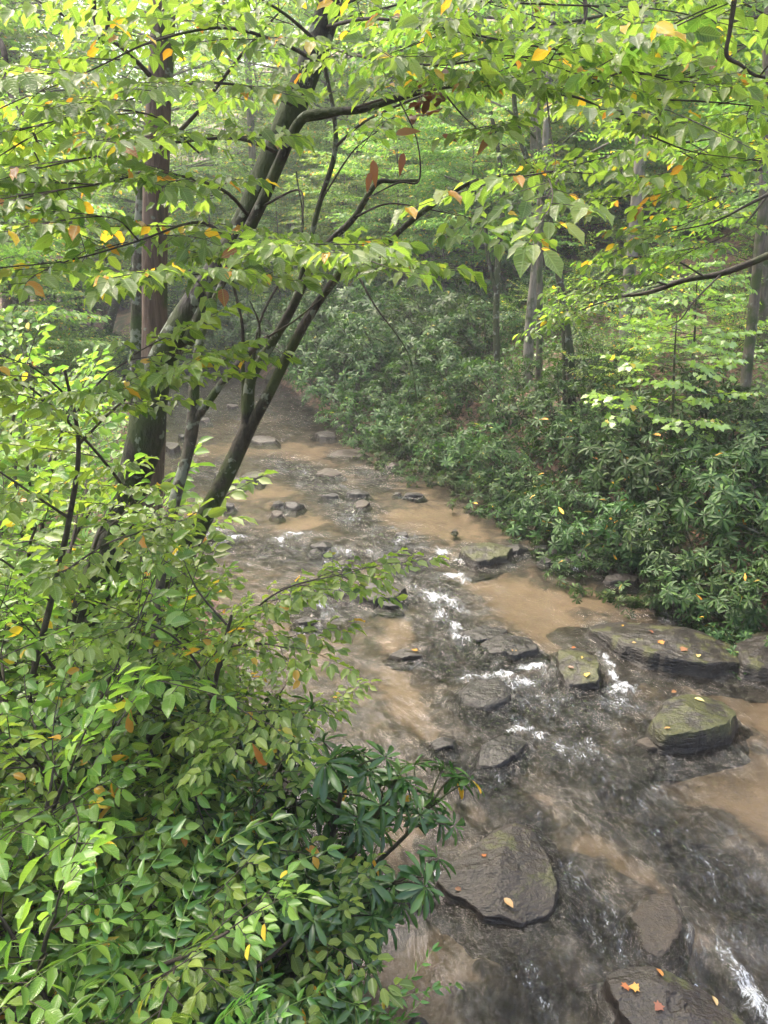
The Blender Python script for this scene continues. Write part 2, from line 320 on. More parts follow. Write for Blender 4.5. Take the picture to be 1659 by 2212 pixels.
for px, py, la, lb, k in [(960,1110,.9,.55,1),(880,1120,.5,.5,.8),(1060,1240,.5,.35,1),(1130,1290,.6,.35,1),(1200,1340,.5,.3,.9),(1320,1270,.4,.5,.9),(640,965,.8,.4,1),(580,1050,.5,.55,1),(650,1120,.35,.4,1),(760,1020,.4,.45,.9),(780,965,.5,.4,.9),(520,960,.6,.5,1),(480,910,1.,.7,1),(420,990,1.2,.5,.9),(560,890,1.4,.6,.9),(740,1225,.4,.5,.9),(800,1250,.3,.3,.8),(870,1480,.5,.14,.9),(860,1340,.5,.2,.8),(920,1540,.3,.12,.8),(1120,1540,.25,.1,1),(1560,1640,.45,.45,1),(1480,1680,.3,.25,.9),(1640,1720,.4,.2,.9),(1640,1500,.4,.3,.5),(1030,1720,.2,.1,.9),(900,1780,.3,.12,.8),(870,1850,.3,.14,.9),(1170,1700,.15,.1,.6),(1270,1800,.12,.2,.8),(1370,1850,.12,.12,.9),(1440,1900,.15,.06,.7),(1000,2030,.14,.32,1),(960,2000,.2,.15,.9),(900,2080,.2,.15,.7),(800,2100,.2,.16,.8),(1100,2010,.1,.1,.6),(1530,2100,.35,.06,.9),(830,2180,.2,.2,.7),(1480,2000,.1,.2,.5),(1380,1500,.3,.25,.5),(330,880,2,.8,.8)]:
    sand = sand+k*blob(px, py, la, lb)
for px, py, la, lb, k in [(1040,1070,.4,.5,.9),(1210,1240,.25,.3,.6),(1230,1310,.2,.35,.6),(1180,1790,.35,.2,.8),(1330,1900,.2,.2,.8),(1500,1850,.6,.25,.9),(1260,1940,.14,.12,.8),(1010,1990,.04,.06,.7),(1040,2050,.05,.06,.8),(950,2060,.05,.06,.9),(1120,2050,.06,.05,.9),(1000,1850,.1,.3,.7),(780,1010,.2,.4,.4),(880,1830,.12,.06,.8),(905,1800,.1,.05,.8),(1440,1740,.09,.05,.8),(1490,1770,.08,.07,.8),(1590,1800,.3,.2,.6)]:
    sand = sand-k*blob(px, py, la, lb)
sand = np.clip(sand-rap*.35+warp*.35, 0, 1)*(1-.4*ss(15, 19, YG))*(1-.8*ss(22, 27, YG))
edge = np.minimum(UG, 1-UG)*Wd
bed = -.075-.05*sand-.05*rap+(fbm(XG*5, YG*5, 41, 4)-.5)*.13*(1-sand)+(fbm(XG*16, YG*16, 43, 2)-.5)*.03*(1-sand)+.07*(1-ss(0, .5, edge))
cols = dict(sand=sand, rap=rap, foam=foam)
def flow_obj(name, Z, mat, attrs):
    V, Q = grid_mesh(XG, YG, Z); g = Geo(); uv = np.stack([SG, TG], -1).reshape(-1, 2)
    g.add(V, Q.ravel(), np.full(len(Q), 4), None, uv[Q.ravel()]); o = g.build(name, mat, uv=True)
    for k in attrs:
        a = o.data.attributes.new(k, 'FLOAT', 'POINT'); a.data.foreach_set('value', attrs[k].astype(np.float32).ravel())
    return tag(o, kind='structure')
T = NT('creek_bed'); tc = T.n('ShaderNodeTexCoord').outputs['Object']; sa = T.n('ShaderNodeAttribute', attribute_name='sand').outputs['Fac']
n0 = T.noise(tc, 3.2, 5, .6, .5); n1 = T.noise(tc, 14, 5, .65); n2 = T.noise(tc, 120, 2); vo = T.n('ShaderNodeTexVoronoi', i_Scale=7.); T.link(T.mapv(tc, (1, 1, .3)), vo.inputs[0])
dk = T.ramp(T.math('ADD', T.math('MULTIPLY', n1, .6), T.math('MULTIPLY', vo.outputs['Distance'], .5)), [(.3, (.008, .007, .005)), (.6, (.032, .025, .018)), (.85, (.085, .064, .043))])
sd = T.ramp(T.math('ADD', T.math('MULTIPLY', n0, .6), T.math('MULTIPLY', n2, .4)), [(.3, (.085, .064, .042)), (.7, (.155, .116, .079))])
vo2 = T.n('ShaderNodeTexVoronoi', i_Scale=38.); T.link(tc, vo2.inputs[0]); peb = T.math('MULTIPLY', T.math('LESS_THAN', vo2.outputs['Distance'], .33), sstep(T, T.noise(tc, 2.3, 3), .45, .6)); sd = T.mix(T.math('MULTIPLY', peb, .7), sd, T.ramp(vo2.outputs['Color'], [(.2, (.05, .04, .03)), (.8, (.22, .17, .12))]))
m = sstep(T, T.math('ADD', sa, T.math('MULTIPLY', T.math('SUBTRACT', n0, .5), 1.8)), .22, .72)
p = T.n('ShaderNodeBsdfPrincipled', i_Roughness=.7); T.link(T.mix(m, dk, sd), p.inputs['Base Color'])
b = T.n('ShaderNodeBump', i_Strength=.6, i_Distance=.03); T.link(n1, b.inputs['Height']); T.link(b.outputs[0], p.inputs['Normal']); T.link(p.outputs[0], T.out.inputs[0])
flow_obj('creek_bed', bed, T.m, dict(sand=sand))

# ------------------------------------------------------------------ rocks (footprints traced on the water plane)
ROCKS = []
def rock(poly, h, mat, label, name='rock', flat=4, seed=0, tilt=(0, 0), res=1, cat='rock', rough=1., group=None, zb=0.):
    h = h*(1.0 if res > 1 else .75); flat = flat*1.8; res = res*(2.2 if res > 1 else 1.3); tilt = (tilt[0]*.6, tilt[1]*.6)
    P = np.array([onz(px, py, zb+h*.35) for px, py in poly])[:, :2]; c = P.mean(0)
    if len(poly) == 2:   # two corners of a pixel box: make an irregular ellipse
        pass
    d = P-c; th = np.arctan2(d[:, 1], d[:, 0]); r = np.hypot(d[:, 0], d[:, 1]); o = np.argsort(th); th = th[o]; r = r[o]
    n = int(72*res); m = int(26*res); a = np.linspace(-pi, pi, n, endpoint=False)
    dd = d[o]; e = np.roll(dd, -1, 0)-dd; u_ = np.stack([np.cos(a), np.sin(a)], -1); rr = np.full(n, 1e9)   # straight edges between the corners
    for (ax, ay), (ex, ey) in zip(dd, e):
        den = u_[:, 0]*ey-u_[:, 1]*ex; den = np.where(abs(den) < 1e-9, 1e-9, den); t_ = (ax*ey-ay*ex)/den; q_ = (ax*u_[:, 1]-ay*u_[:, 0])/den
        rr = np.where((t_ > 0) & (q_ >= -.001) & (q_ <= 1.001), np.minimum(rr, t_), rr)
    rr = np.where(rr > 1e8, np.interp(a, np.concatenate([th-2*pi, th, th+2*pi]), np.concatenate([r]*3)), rr); k = max(1, n//60)
    for _ in range(1): rr = sum(np.roll(rr, j) for j in range(-k, k+1))/(2*k+1)
    rho = np.concatenate([np.linspace(0, 1, m)**.8, [1.04, 1.1, 1.2, 1.35, 1.55]])[:, None]
    rad = rho*rr[None, :]*(1+.3*rough*(fbm(np.cos(a)*2.5+seed, np.sin(a)*2.5+seed*.7, seed)-.5)[None, :])
    X = rad*np.cos(a)[None, :]; Y = rad*np.sin(a)[None, :]
    s_ = max(r.max(), .05); q_ = seed*.7; Xr = X*math.cos(q_)+Y*math.sin(q_); Yr = Y*math.cos(q_)-X*math.sin(q_)
    rc = np.clip(rho, 0, 1); prof = h*(1-rc**flat)**.6-min(.13, s_*.55)*np.clip(rho-1, 0, 1)**.8/.63-.006
    ridge = np.abs(fbm(Xr/s_*1.3+seed, Yr/s_*4.5, seed+4)-.5)*2; lay = fbm(Xr/s_*.9+seed, Yr/s_*2.2+3, seed+9)
    Z = prof*(1+(fbm(X/s_*1.8+seed, Y/s_*1.8, seed+1)-.5)*1.1*rough)+(.5-ridge)*.25*h*rough*(rho < 1.05)
    Z = Z+(np.floor(lay*6)/6-lay*.7)*1.3*h*rough*(1-rc**8)
    rf = np.random.default_rng(seed+500)
    for f_ in range(7):
        fa_ = rf.uniform(0, 2*pi); cu = h*(rf.uniform(.72, 1.05)-rf.uniform(.3, .85)*(.45 if rough <= .5 else 1)*(X*math.cos(fa_)+Y*math.sin(fa_))/s_); Z = np.where(rho < 1.02, np.minimum(Z, np.maximum(cu, -.02)), Z)
    Z = Z+(fbm(X*14+seed, Y*14, seed+2)-.5)*.016*rough+(tilt[0]*X+tilt[1]*Y)*np.clip(1.2-rho, 0, 1)+zb
    nr = len(rho); V = np.stack([X, Y, Z], -1).reshape(-1, 3); i = np.arange(nr-1)[:, None]*n; j = np.arange(n)[None, :]; q = (j+1) % n
    Q = np.stack([i+j, i+n+j, i+n+q, i+q], -1).reshape(-1, 4)
    g = Geo(); g.add(V+np.array([c[0], c[1], 0]), Q.ravel(), np.full(len(Q), 4)); ob = g.build(name, MR[mat], origin=(c[0], c[1], 0))
    ROCKS.append((c, s_, h)); return tag(ob, label, cat, group)
def pbox(cx_, cy_, w_, h_, seed):
    r = np.random.default_rng(seed); n = 9; a = np.arange(n)/n*2*pi+r.uniform(-.25, .25, n); k = r.uniform(.8, 1.12, n)
    return [(cx_+w_/2*math.cos(t)*q, cy_+h_/2*math.sin(t)*q) for t, q in zip(a, k)]
rock([(935,1900),(1000,1845),(1090,1782),(1125,1778),(1165,1805),(1205,1905),(1190,1962),(1125,1990),(1050,1975),(975,1930)], .17, 'brown', 'large smooth brown rock holding one pale yellow leaf in the lower middle of the creek', 'boulder', 3, 3, (-.08, .12), 1.6, rough=.6)
rock([(1290,2105),(1385,2098),(1480,2122),(1585,2185),(1670,2260),(1560,2360),(1430,2290),(1340,2200)], .2, 'brown', 'brown slab strewn with orange maple leaves at the bottom right corner', 'boulder', 7, 5, (.05, .1), 1.5, rough=.7)
rock([(1362,1975),(1395,1930),(1450,1928),(1478,1975),(1468,2035),(1425,2070),(1385,2048)], .03, 'pale', 'low olive brown rock barely breaking the water right of the smooth boulder', 'rock', 2.2, 7, rough=.5)
rock([(1395,1575),(1425,1530),(1490,1505),(1565,1515),(1600,1545),(1585,1585),(1500,1605),(1430,1605)], .28, 'moss', 'rounded moss-topped boulder with a yellow leaf near the right edge', 'boulder', 2.2, 11, (0, .1), 1.5, rough=.5)
rock([(1375,1600),(1420,1588),(1490,1598),(1530,1608),(1470,1622),(1400,1618)], .07, 'pale', 'thin grey ledge jutting from the front of the rounded mossy boulder', 'rock', 5, 12)
rock([(1207,1450),(1203,1405),(1235,1390),(1272,1400),(1292,1440),(1296,1478),(1250,1478),(1222,1472)], .16, 'moss', 'blocky mossy rock dotted with small leaves between two spouts of white water', 'rock', 6, 13, (0, .15), 1.2)
rock([(1272,1358),(1300,1340),(1400,1345),(1520,1372),(1600,1400),(1632,1432),(1540,1448),(1420,1432),(1320,1400)], .26, 'slab', 'long flat ledge rock strewn with fallen leaves below the right bank shrubs', 'ledge_rock', 6, 17, (0, .05), 1.6)
rock([(1585,1400),(1640,1378),(1720,1380),(1760,1430),(1690,1458),(1600,1448)], .34, 'slab', 'mossy ledge at the right picture edge beside the long leaf-strewn ledge', 'ledge_rock', 6, 18)
rock([(1035,1385),(1080,1368),(1150,1378),(1165,1402),(1110,1418),(1060,1410)], .12, 'dark', 'black wet rock with one tiny yellow leaf left of the blocky mossy rock', 'rock', 3.5, 19)
rock([(1000,1366),(1045,1350),(1095,1360),(1080,1380),(1030,1384)], .06, 'dark', 'low dark rippled rock just upstream of the black wet rock', 'rock', 3, 20)
rock([(988,1495),(1015,1470),(1075,1462),(1110,1485),(1100,1512),(1050,1530),(1005,1520)], .07, 'dark', 'rounded drowned rock with white water curling over its top', 'rock', 2.2, 23, rough=.5)
rock([(1040,1610),(1085,1588),(1125,1588),(1140,1602),(1118,1632),(1070,1660),(1030,1650)], .1, 'dark', 'dark pointed rock tip at the end of a smooth chute in mid creek', 'rock', 3, 29)
rock([(930,1600),(960,1592),(985,1598),(978,1612),(940,1616)], .06, 'dark', 'small dark rock beside the tip of the dark green rhododendron', 'rock', 3, 30)
rock([(990,1195),(1035,1175),(1085,1172),(1110,1185),(1095,1205),(1040,1216),(1005,1210)], .16, 'moss', 'mossy green topped boulder at the head of the main white water', 'boulder', 3, 31, res=1.2)
rock([(1085,1180),(1120,1174),(1142,1182),(1120,1192),(1092,1192)], .12, 'dark', 'black angular rock touching the right end of the mossy boulder', 'rock', 4, 32)
for k, (x, y, a, b_, lb) in enumerate([(1168,1184,36,9,'flat grey stone topping the small rock dam'), (1196,1190,26,12,'black stone in the middle of the small rock dam'), (1180,1208,30,14,'black stone at the foot of the small rock dam'), (1258,1196,32,22,'tallest black stone at the right end of the small rock dam'), (1228,1206,30,14,'low wet stone right of centre in the small rock dam')]):
    rock(pbox(x, y, a, b_, k+50), .07+.02*(k == 3), 'dark', lb, 'stone', 3, 40+k, res=.7, cat='stone')
rock([(762,1290),(800,1268),(850,1262),(876,1272),(862,1290),(800,1304)], .10, 'slab', 'larger dark layered slab left of the main white water', 'ledge_rock', 7, 61, res=1.1)
rock([(770,1276),(800,1262),(848,1256),(842,1266),(800,1278)], .19, 'slab', 'narrow upper layer slab resting behind the larger dark layered slab', 'ledge_rock', 7, 62)
rock(pbox(842, 1306, 46, 14, 9), .07, 'dark', 'small dark stone just below the larger layered slab', 'stone', 4, 63)
rock(pbox(878, 1412, 66, 20, 10), .07, 'slab', 'thin flat rock with a yellow leaf at the left edge of the rapids', 'rock', 5, 64)
rock(pbox(665, 1340, 50, 16, 77), .08, 'dark', 'dark stone in the side channel beneath the green leafy sprays', 'stone', 4, 65)
rock(pbox(1345, 1250, 80, 16, 78), .12, 'slab', 'dark ledge hidden under the lowest rhododendron leaves', 'ledge_rock', 6, 66)
rock(pbox(1465, 1292, 90, 22, 79), .14, 'slab', 'shadowed ledge against the right bank under overhanging rhododendron', 'ledge_rock', 6, 67)
rock(pbox(905, 2215, 60, 26, 81), .08, 'dark', 'dark stone cut by the bottom of the picture', 'stone', 4, 68)
for k, (x, y, a, b_, h, mt, lb) in enumerate([
    (569,948,66,14,.12,'brown','broad flat rock with a rim of white water far up the creek'),
    (702,938,52,12,.18,'slab','square topped flat rock standing in front of the far dark bush'),
    (752,916,62,12,.16,'slab','flat rock half under the overhanging far dark bush'),
    (752,978,78,20,.05,'pale','wide pale rock patch lying just awash below the far dark bush'),
    (709,1020,56,16,.10,'pale','reddish brown humped rock in mid creek'),
    (545,1027,56,18,.20,'moss','mossy rock pile behind the forked stems'),
    (474,1026,24,20,.22,'moss','upright mossy rock just left of the forked stem'),
    (515,1040,34,14,.12,'slab','low rock at the foot of the mossy rock pile'),
    (713,1070,38,9,.08,'dark','small black rock in the riffle nearest the reddish humped rock'),
    (772,1064,50,11,.11,'dark','black oblong rock between two sand patches'),
    (894,1068,46,8,.09,'dark','long low black rock beside the large sand pool'),
    (858,1066,20,5,.06,'dark','tiny black rock left of the long low black rock'),
    (637,1090,42,14,.15,'dark','black double-topped rock in the upper riffle'),
    (600,1087,28,8,.08,'dark','small dark rock left of the black double-topped rock'),
    (598,1108,28,13,.10,'pale','small reddish rock below the black double-topped rock'),
    (494,1090,28,12,.11,'dark','small dark rock right beside the thick forked stem'),
    (782,1088,34,16,.07,'pale','brown sunken stone below the black oblong rock'),
    (868,1153,26,12,.09,'dark','small angular dark rock left of the mossy boulder'),
    (372,964,34,18,.20,'slab','dark rock between the straight trunk and the lichen stem'),
    (392,941,14,8,.12,'dark','tiny dark rock above the rock by the straight trunk'),
    (695,1177,58,14,.12,'dark','dark wedge rock splitting the left white water'),
    (681,1190,26,8,.06,'dark','flat stone tucked under the dark wedge rock'),
    (501,876,26,7,.10,'brown','distant rock near the bend of the creek'),
    (846,1004,32,9,.10,'pale','brown rock at the foot of the right bank thicket'),
    (1157,1113,28,13,.12,'dark','lone black rock near the right end of the sand pool'),
    (983,1146,14,7,.02,'dark','tiny dark stone standing on the lip of the sand pool'),
    (742,1216,32,11,.07,'brown','brown stone below the left white water'),
    (440,905,30,9,.12,'brown','distant rock left of the bend'),
    (540,905,30,6,.06,'dark','dark sliver of rock in the far shallows')]):
    rock(pbox(x, y, a, b_, k+100), h, mt, lb, 'rock' if a > 30 else 'stone', 3.6, 70+k, res=.8 if a > 30 else .5, cat='rock' if a > 30 else 'stone')
rr_ = np.random.default_rng(5)

# ------------------------------------------------------------------ water
nf = fbm(SG*3.4, TG*6.5, 51, 4)-.5; nf2 = fbm(SG*11, TG*19, 55, 3)-.5; nb = fbm(XG*4, YG*4, 57, 3)-.5
lift = np.zeros_like(XG)
for c_, s_, h_ in ROCKS:
    d = np.hypot(XG-c_[0], YG-c_[1])/s_; rap = np.maximum(rap, .45*np.exp(-((d-1)/.35)**2)*(s_ > .05))
zw = rap*(.10*nf+.06*nf2)+.012*nf+.004*nb+.018*foam+.05*foam*nf2
zw = np.where(edge < 0, zw*.2, zw)
T = NT('creek_water'); uv = T.n('ShaderNodeUVMap').outputs[0]; tc = T.n('ShaderNodeTexCoord').outputs['Object']
ra = T.n('ShaderNodeAttribute', attribute_name='rap').outputs['Fac']; fo = T.n('ShaderNodeAttribute', attribute_name='foam').outputs['Fac']
wn = T.noise(tc, 2.2, 3); off = T.n('ShaderNodeVectorMath', operation='MULTIPLY_ADD'); T.link(wn, off.inputs[0]); off.inputs[1].default_value = (.25, .3, 0); T.link(uv, off.inputs[2]); uvw = off.outputs[0]
s1 = T.noise(T.mapv(uvw, (3.2, 11, 1)), 1., 5, .6, .6); s2 = T.noise(T.mapv(uvw, (10, 27, 1)), 1., 4, .62, .9); s3 = T.noise(T.mapv(uvw, (26, 46, 1)), 1., 5, .72, 1.6)
hgtn = T.math('ADD', T.math('MULTIPLY', s1, .6), T.math('MULTIPLY', s2, .35))
amp = T.math('MULTIPLY_ADD', ra, .75, .18)
bp = T.n('ShaderNodeBump', i_Distance=.11); T.link(hgtn, bp.inputs['Height']); T.link(amp, bp.inputs['Strength'])
fr = T.n('ShaderNodeFresnel', i_IOR=1.33); T.link(bp.outputs[0], fr.inputs['Normal'])
gl = T.n('ShaderNodeBsdfGlossy', i_Roughness=.06); T.link(bp.outputs[0], gl.inputs['Normal'])
tr = T.n('ShaderNodeBsdfTransparent'); T.link(T.mix(ra, (.86, .83, .77), (.44, .44, .42)), tr.inputs[0])
mx = T.n('ShaderNodeMixShader'); T.link(T.math('MULTIPLY', fr.outputs[0], 1.0, clamp=True), mx.inputs[0]); T.link(tr.outputs[0], mx.inputs[1]); T.link(gl.outputs[0], mx.inputs[2])
# aerated milky fast water, white foam at the falls, sky glints painted as pale threads
lace = T.math('ADD', T.math('MULTIPLY', s3, .55), T.math('MULTIPLY', s2, .45))
fa = T.math('MULTIPLY', sstep(T, T.math('ADD', T.math('MULTIPLY', fo, .27), lace), .60, .86), sstep(T, fo, .03, .35))
st_ = T.math('MULTIPLY', T.math('MULTIPLY', sstep(T, T.math('ADD', T.math('MULTIPLY', s2, .6), T.math('MULTIPLY', s1, .4)), .52, .72), ra), .03)
n4 = T.noise(T.mapv(uvw, (4.5, 22, 1)), 1., 3, .6, 1.1); n5 = T.noise(T.mapv(uvw, (8, 40, 1)), 1., 3, .6, 1.3); pn = T.noise(T.mapv(uvw, (2.6, 4, 1)), 1., 3, .6, .5)
rid = lambda n_, w_: sstep(T, T.math('ABSOLUTE', T.math('SUBTRACT', n_, .5)), w_, w_*.25)
th = T.math('MAXIMUM', T.math('MULTIPLY', rid(n4, .028), .62), T.math('MULTIPLY', rid(n5, .026), .42))  # thin pale threads, painted glints of sky along the ripples
th = T.math('MULTIPLY', T.math('MULTIPLY', th, sstep(T, s3, .44, .56)), T.math('MULTIPLY', sstep(T, pn, .50, .66), T.math('MULTIPLY_ADD', ra, .9, .10)))
fa = T.math('MAXIMUM', T.math('MAXIMUM', fa, st_), th)
df = T.n('ShaderNodeBsdfPrincipled', i_Roughness=.35); df.inputs['Base Color'].default_value = (.42, .45, .48, 1); T.link(bp.outputs[0], df.inputs['Normal'])
my = T.n('ShaderNodeMixShader'); T.link(fa, my.inputs[0]); T.link(mx.outputs[0], my.inputs[1]); T.link(df.outputs[0], my.inputs[2])
T.link(my.outputs[0], T.out.inputs[0])
flow_obj('creek_water', zw, T.m, dict(rap=rap, foam=foam))

# ------------------------------------------------------------------ leaf and spray templates
def leaf_tpl(st, half, droop=.15, fold=.12, wav=0.):
    V = []; U = []; 
    for t, h_ in zip(st, half):
        for y in ((-h_, 0, h_) if h_ > 0 else (0,)):
            V.append((t, y, -droop*t*t+fold*abs(y)*1.5+wav*math.sin(t*16+y*9)*abs(y))); U.append((t, y))
    idx = []; k = 0
    for h_ in half: idx.append([k] if h_ == 0 else [k, k+1, k+2]); k += 1 if h_ == 0 else 3
    Fc = []
    for a, b in zip(idx[:-1], idx[1:]):
        if len(a) == 1: Fc += [(a[0], b[0], b[1]), (a[0], b[1], b[2])]
        elif len(b) == 1: Fc += [(a[0], b[0], a[1]), (a[1], b[0], a[2])]
        else: Fc += [(a[0], b[0], b[1], a[1]), (a[1], b[1], b[2], a[2])]
    Fc = [tuple(reversed(f)) for f in Fc]
    return tpl(V, Fc, None, [U[i] for f in Fc for i in f])
LF_beech = leaf_tpl([0, .08, .25, .48, .7, .88, 1], [0, .12, .235, .275, .22, .085, 0], .18, .3, .3)
LF_oval = leaf_tpl([0, .12, .4, .7, .9, 1], [0, .15, .27, .23, .09, 0], .14, .28, .2)
LF_rhodo = leaf_tpl([0, .15, .45, .72, .92, 1], [0, .045, .11, .13, .075, 0], .22, .3)
LF_lance = leaf_tpl([0, .12, .38, .7, 1], [0, .12, .17, .10, 0], .2, .3)
LF_far = tpl([(0, 0, 0), (.45, .27, .03), (1, 0, -.1), (.45, -.27, .03)], [(0, 3, 2, 1)])
LF_far2 = tpl([(0, 0, 0), (.3, .2, .03), (.75, .2, 0), (1, 0, -.12), (.75, -.2, 0), (.3, -.2, .03)], [(0, 5, 4, 3, 2, 1)])
LF_farr = tpl([(0, 0, 0), (.55, .15, .0), (1, 0, -.2), (.55, -.15, .0)], [(0, 3, 2, 1)])
mp = [(0, 0), (.10, .12), (.02, .42), (.28, .30), (.42, .55), (.52, .30), (.70, .22), (1, 0)]
LF_maple = tpl([(x, y, -.1*x) for x, y in mp]+[(x, -y, -.1*x) for x, y in mp[1:-1]], [tuple([0]+[8+i for i in range(6)]+[7]), tuple([0]+[7]+[6-i for i in range(6)])])
Z0 = np.array([0, 0, 1.])
def beech_spray(rng, L=.55, leaf=.088, gap=.075, lf=LF_beech, twig=True, side=.27, down=.25):
    gl_ = Geo(); gt = Geo(); P = []; D = []; N = []; S = []
    ph = rng.uniform(0, 6); mp_ = lambda x: np.array([x, .03*math.sin(x*7+ph), -down*.5*x*x])
    n = int(L/gap); xs = np.linspace(0, L, 8)
    if twig: tube(gt, [mp_(x) for x in xs], np.linspace(.0035, .0012, 8), 4)
    def lf_(p, d, k=1.):
        P.append(p); dd = nrm(np.array([d[0], d[1], d[2]-rng.uniform(.1, .75)])); D.append(dd)
        N.append(nrm(Z0+rng.normal(0, .36, 3))); S.append(leaf*k*rng.uniform(.72, 1.15))
    for i in range(n):
        x = (i+.6)*L/n; t = x/L; sg = 1 if i % 2 else -1; p = mp_(x); an = radians(rng.uniform(42, 62))
        d = np.array([math.cos(an), sg*math.sin(an), rng.uniform(-.1, .15)]); l = side*(1-.75*t)*rng.uniform(.6, 1.2)
        if l < .07: lf_(p, d); continue
        k = int(l/(gap*.85))+1; e = p+d*l-Z0*down*.6*l*l
        if twig: tube(gt, [p, p+d*l*.5, e], [.002, .0015, .001], 3)
        for j in range(k):
            q = p+(e-p)*(j+.7)/(k+.2); s2_ = 1 if j % 2 else -1; a2 = math.atan2(d[1], d[0])+s2_*radians(rng.uniform(35, 65))
            lf_(q, np.array([math.cos(a2), math.sin(a2), 0]))
        lf_(e, d, 1.1)
        if t > .2 and rng.random() < .8: lf_(p, np.array([math.cos(an), -sg*math.sin(an), 0]))
    lf_(mp_(L), np.array([1, 0, -.1]), 1.15)
    put(gl_, lf, P, axes(np.array(D), np.array(N)), np.array(S), rng.random(len(P)))
    return (gl_.arrays(), gt.arrays() if twig else None)
def whorl(rng, lf=LF_rhodo, leaf=.135, n=9):
    g_ = Geo(); P = []; D = []; N = []; S = []
    for i in range(n+3):
        a = i*2.4+rng.uniform(-.25, .25); el = rng.uniform(-.45, .25) if i < n else rng.uniform(.4, 1.0); l = leaf*rng.uniform(.75, 1.15)*(1 if i < n else .65)
        d = np.array([math.sin(el), math.cos(a)*math.cos(el), math.sin(a)*math.cos(el)]); D.append(d); N.append(np.array([1., 0, 0])+rng.normal(0, .12, 3)); S.append(l)
        P.append(np.array([-.02*(i/n), 0, 0])+d*.006)
    put(g_, lf, P, axes(np.array(D), np.array(N)), np.array(S), rng.random(len(P))); return g_.arrays()
def arch_spray(rng, L=.8, leaf=.10, lf=LF_lance, twig=True, gap=.034):
    gl_ = Geo(); gt = Geo(); dr = rng.uniform(.35, .75); f = lambda x: np.array([x, .05*math.sin(x*5), .15*x-dr*x*x])
    n = int(L/gap); P = []; D = []; N = []; S = []; xs = np.linspace(0, L, 12)
    if twig: tube(gt, [f(x) for x in xs], np.linspace(.004, .0015, 12), 4)
    for i in range(n):
        x = (i+1)*L/n; t = x/L
        if t < .12: continue
        p = f(x); tg = nrm(f(x+.01)-f(x-.01)); sg = 1 if i % 2 else -1; an = radians(rng.uniform(48, 68))
        sd_ = np.cross(Z0, tg); d = tg*math.cos(an)+sg*sd_*math.sin(an)-Z0*rng.uniform(0, .3)
        P.append(p); D.append(nrm(d)); N.append(Z0+rng.normal(0, .18, 3)); S.append(leaf*rng.uniform(.85, 1.1)*(1-.35*t))
    P.append(f(L)); D.append(nrm(f(L)-f(L-.05))); N.append(Z0); S.append(leaf*.7)
    put(gl_, lf, P, axes(np.array(D), np.array(N)), np.array(S), rng.random(len(P))); return (gl_.arrays(), gt.arrays() if twig else None)
def frond(rng, L=.6):
    gl_ = Geo(); V = []; Fc = []
    f = lambda x: np.array([x, 0, .5*x-.75*x*x/L*.9])
    for i in range(26):
        t = (i+2)/28; p = f(t*L); wdt = .13*math.sin(min(1, t*1.9+.12)*pi/2)*(1-t)**.6*L/.6*1.5
        for sg in (-1, 1):
            k = len(V); q = p+np.array([wdt*.25, sg*wdt, -.02]); V += [p, p+np.array([.012, sg*wdt*.4, 0]), q, p+np.array([-.010, sg*wdt*.4, 0])]
            Fc.append((k, k+1, k+2, k+3) if sg > 0 else (k, k+3, k+2, k+1))
    gt = Geo(); tube(gt, [f(x) for x in np.linspace(0, L, 8)], np.linspace(.003, .001, 8), 3)
    t_ = tpl(V, Fc, np.random.default_rng(1).random(len(Fc))*.5)
    a = gt.arrays(); g2 = Geo(); g2.add(*t_); g2.add(*a); return (g2.arrays(), None)
R0 = np.random.default_rng(11)
SP_near = [beech_spray(R0, R0.uniform(.42, .62), .090, .075) for _ in range(7)]
SP_small = [beech_spray(R0, R0.uniform(.3, .48), .062, .055, LF_oval, side=.2) for _ in range(6)]
SP_mid = [beech_spray(R0, R0.uniform(.6, .9), .095, .085, LF_far2, side=.36) for _ in range(6)]
SP_far = [beech_spray(R0, R0.uniform(.9, 1.2), .125, .115, LF_far, twig=False, side=.5) for _ in range(5)]
SP_top = [beech_spray(R0, R0.uniform(.9, 1.3), .16, .16, LF_far, twig=False, side=.5) for _ in range(5)]
SP_arch = [arch_spray(R0, R0.uniform(.55, .95)) for _ in range(6)]
SP_archbig = [arch_spray(R0, R0.uniform(.6, .9), .14, LF_lance, gap=.05) for _ in range(3)]
SP_fern = [frond(R0, .65) for _ in range(2)]
WH = [whorl(R0) for _ in range(5)]
WH_far = [whorl(R0, LF_farr, R0.uniform(.11, .17), 8) for _ in range(6)]
SP_maple = [beech_spray(R0, R0.uniform(.4, .6), .12, .10, LF_maple, side=.25) for _ in range(3)]

def scatter(gl_, gt, sprays, P, D, U, S, rng):
    P = np.asarray(P); n = len(P)
    if n == 0: return
    k = rng.integers(0, len(sprays), n); M = axes(np.asarray(D), np.asarray(U)); S = np.broadcast_to(S, (n,))
    for v, s in enumerate(sprays):
        m_ = k == v; lf, tw = s if isinstance(s, tuple) and len(s) == 2 else (s, None)
        if not m_.any(): continue
        put(gl_, lf, P[m_], M[m_], S[m_], rng.random(m_.sum()))
        if tw is not None and gt is not None: put(gt, tw, P[m_], M[m_], S[m_])
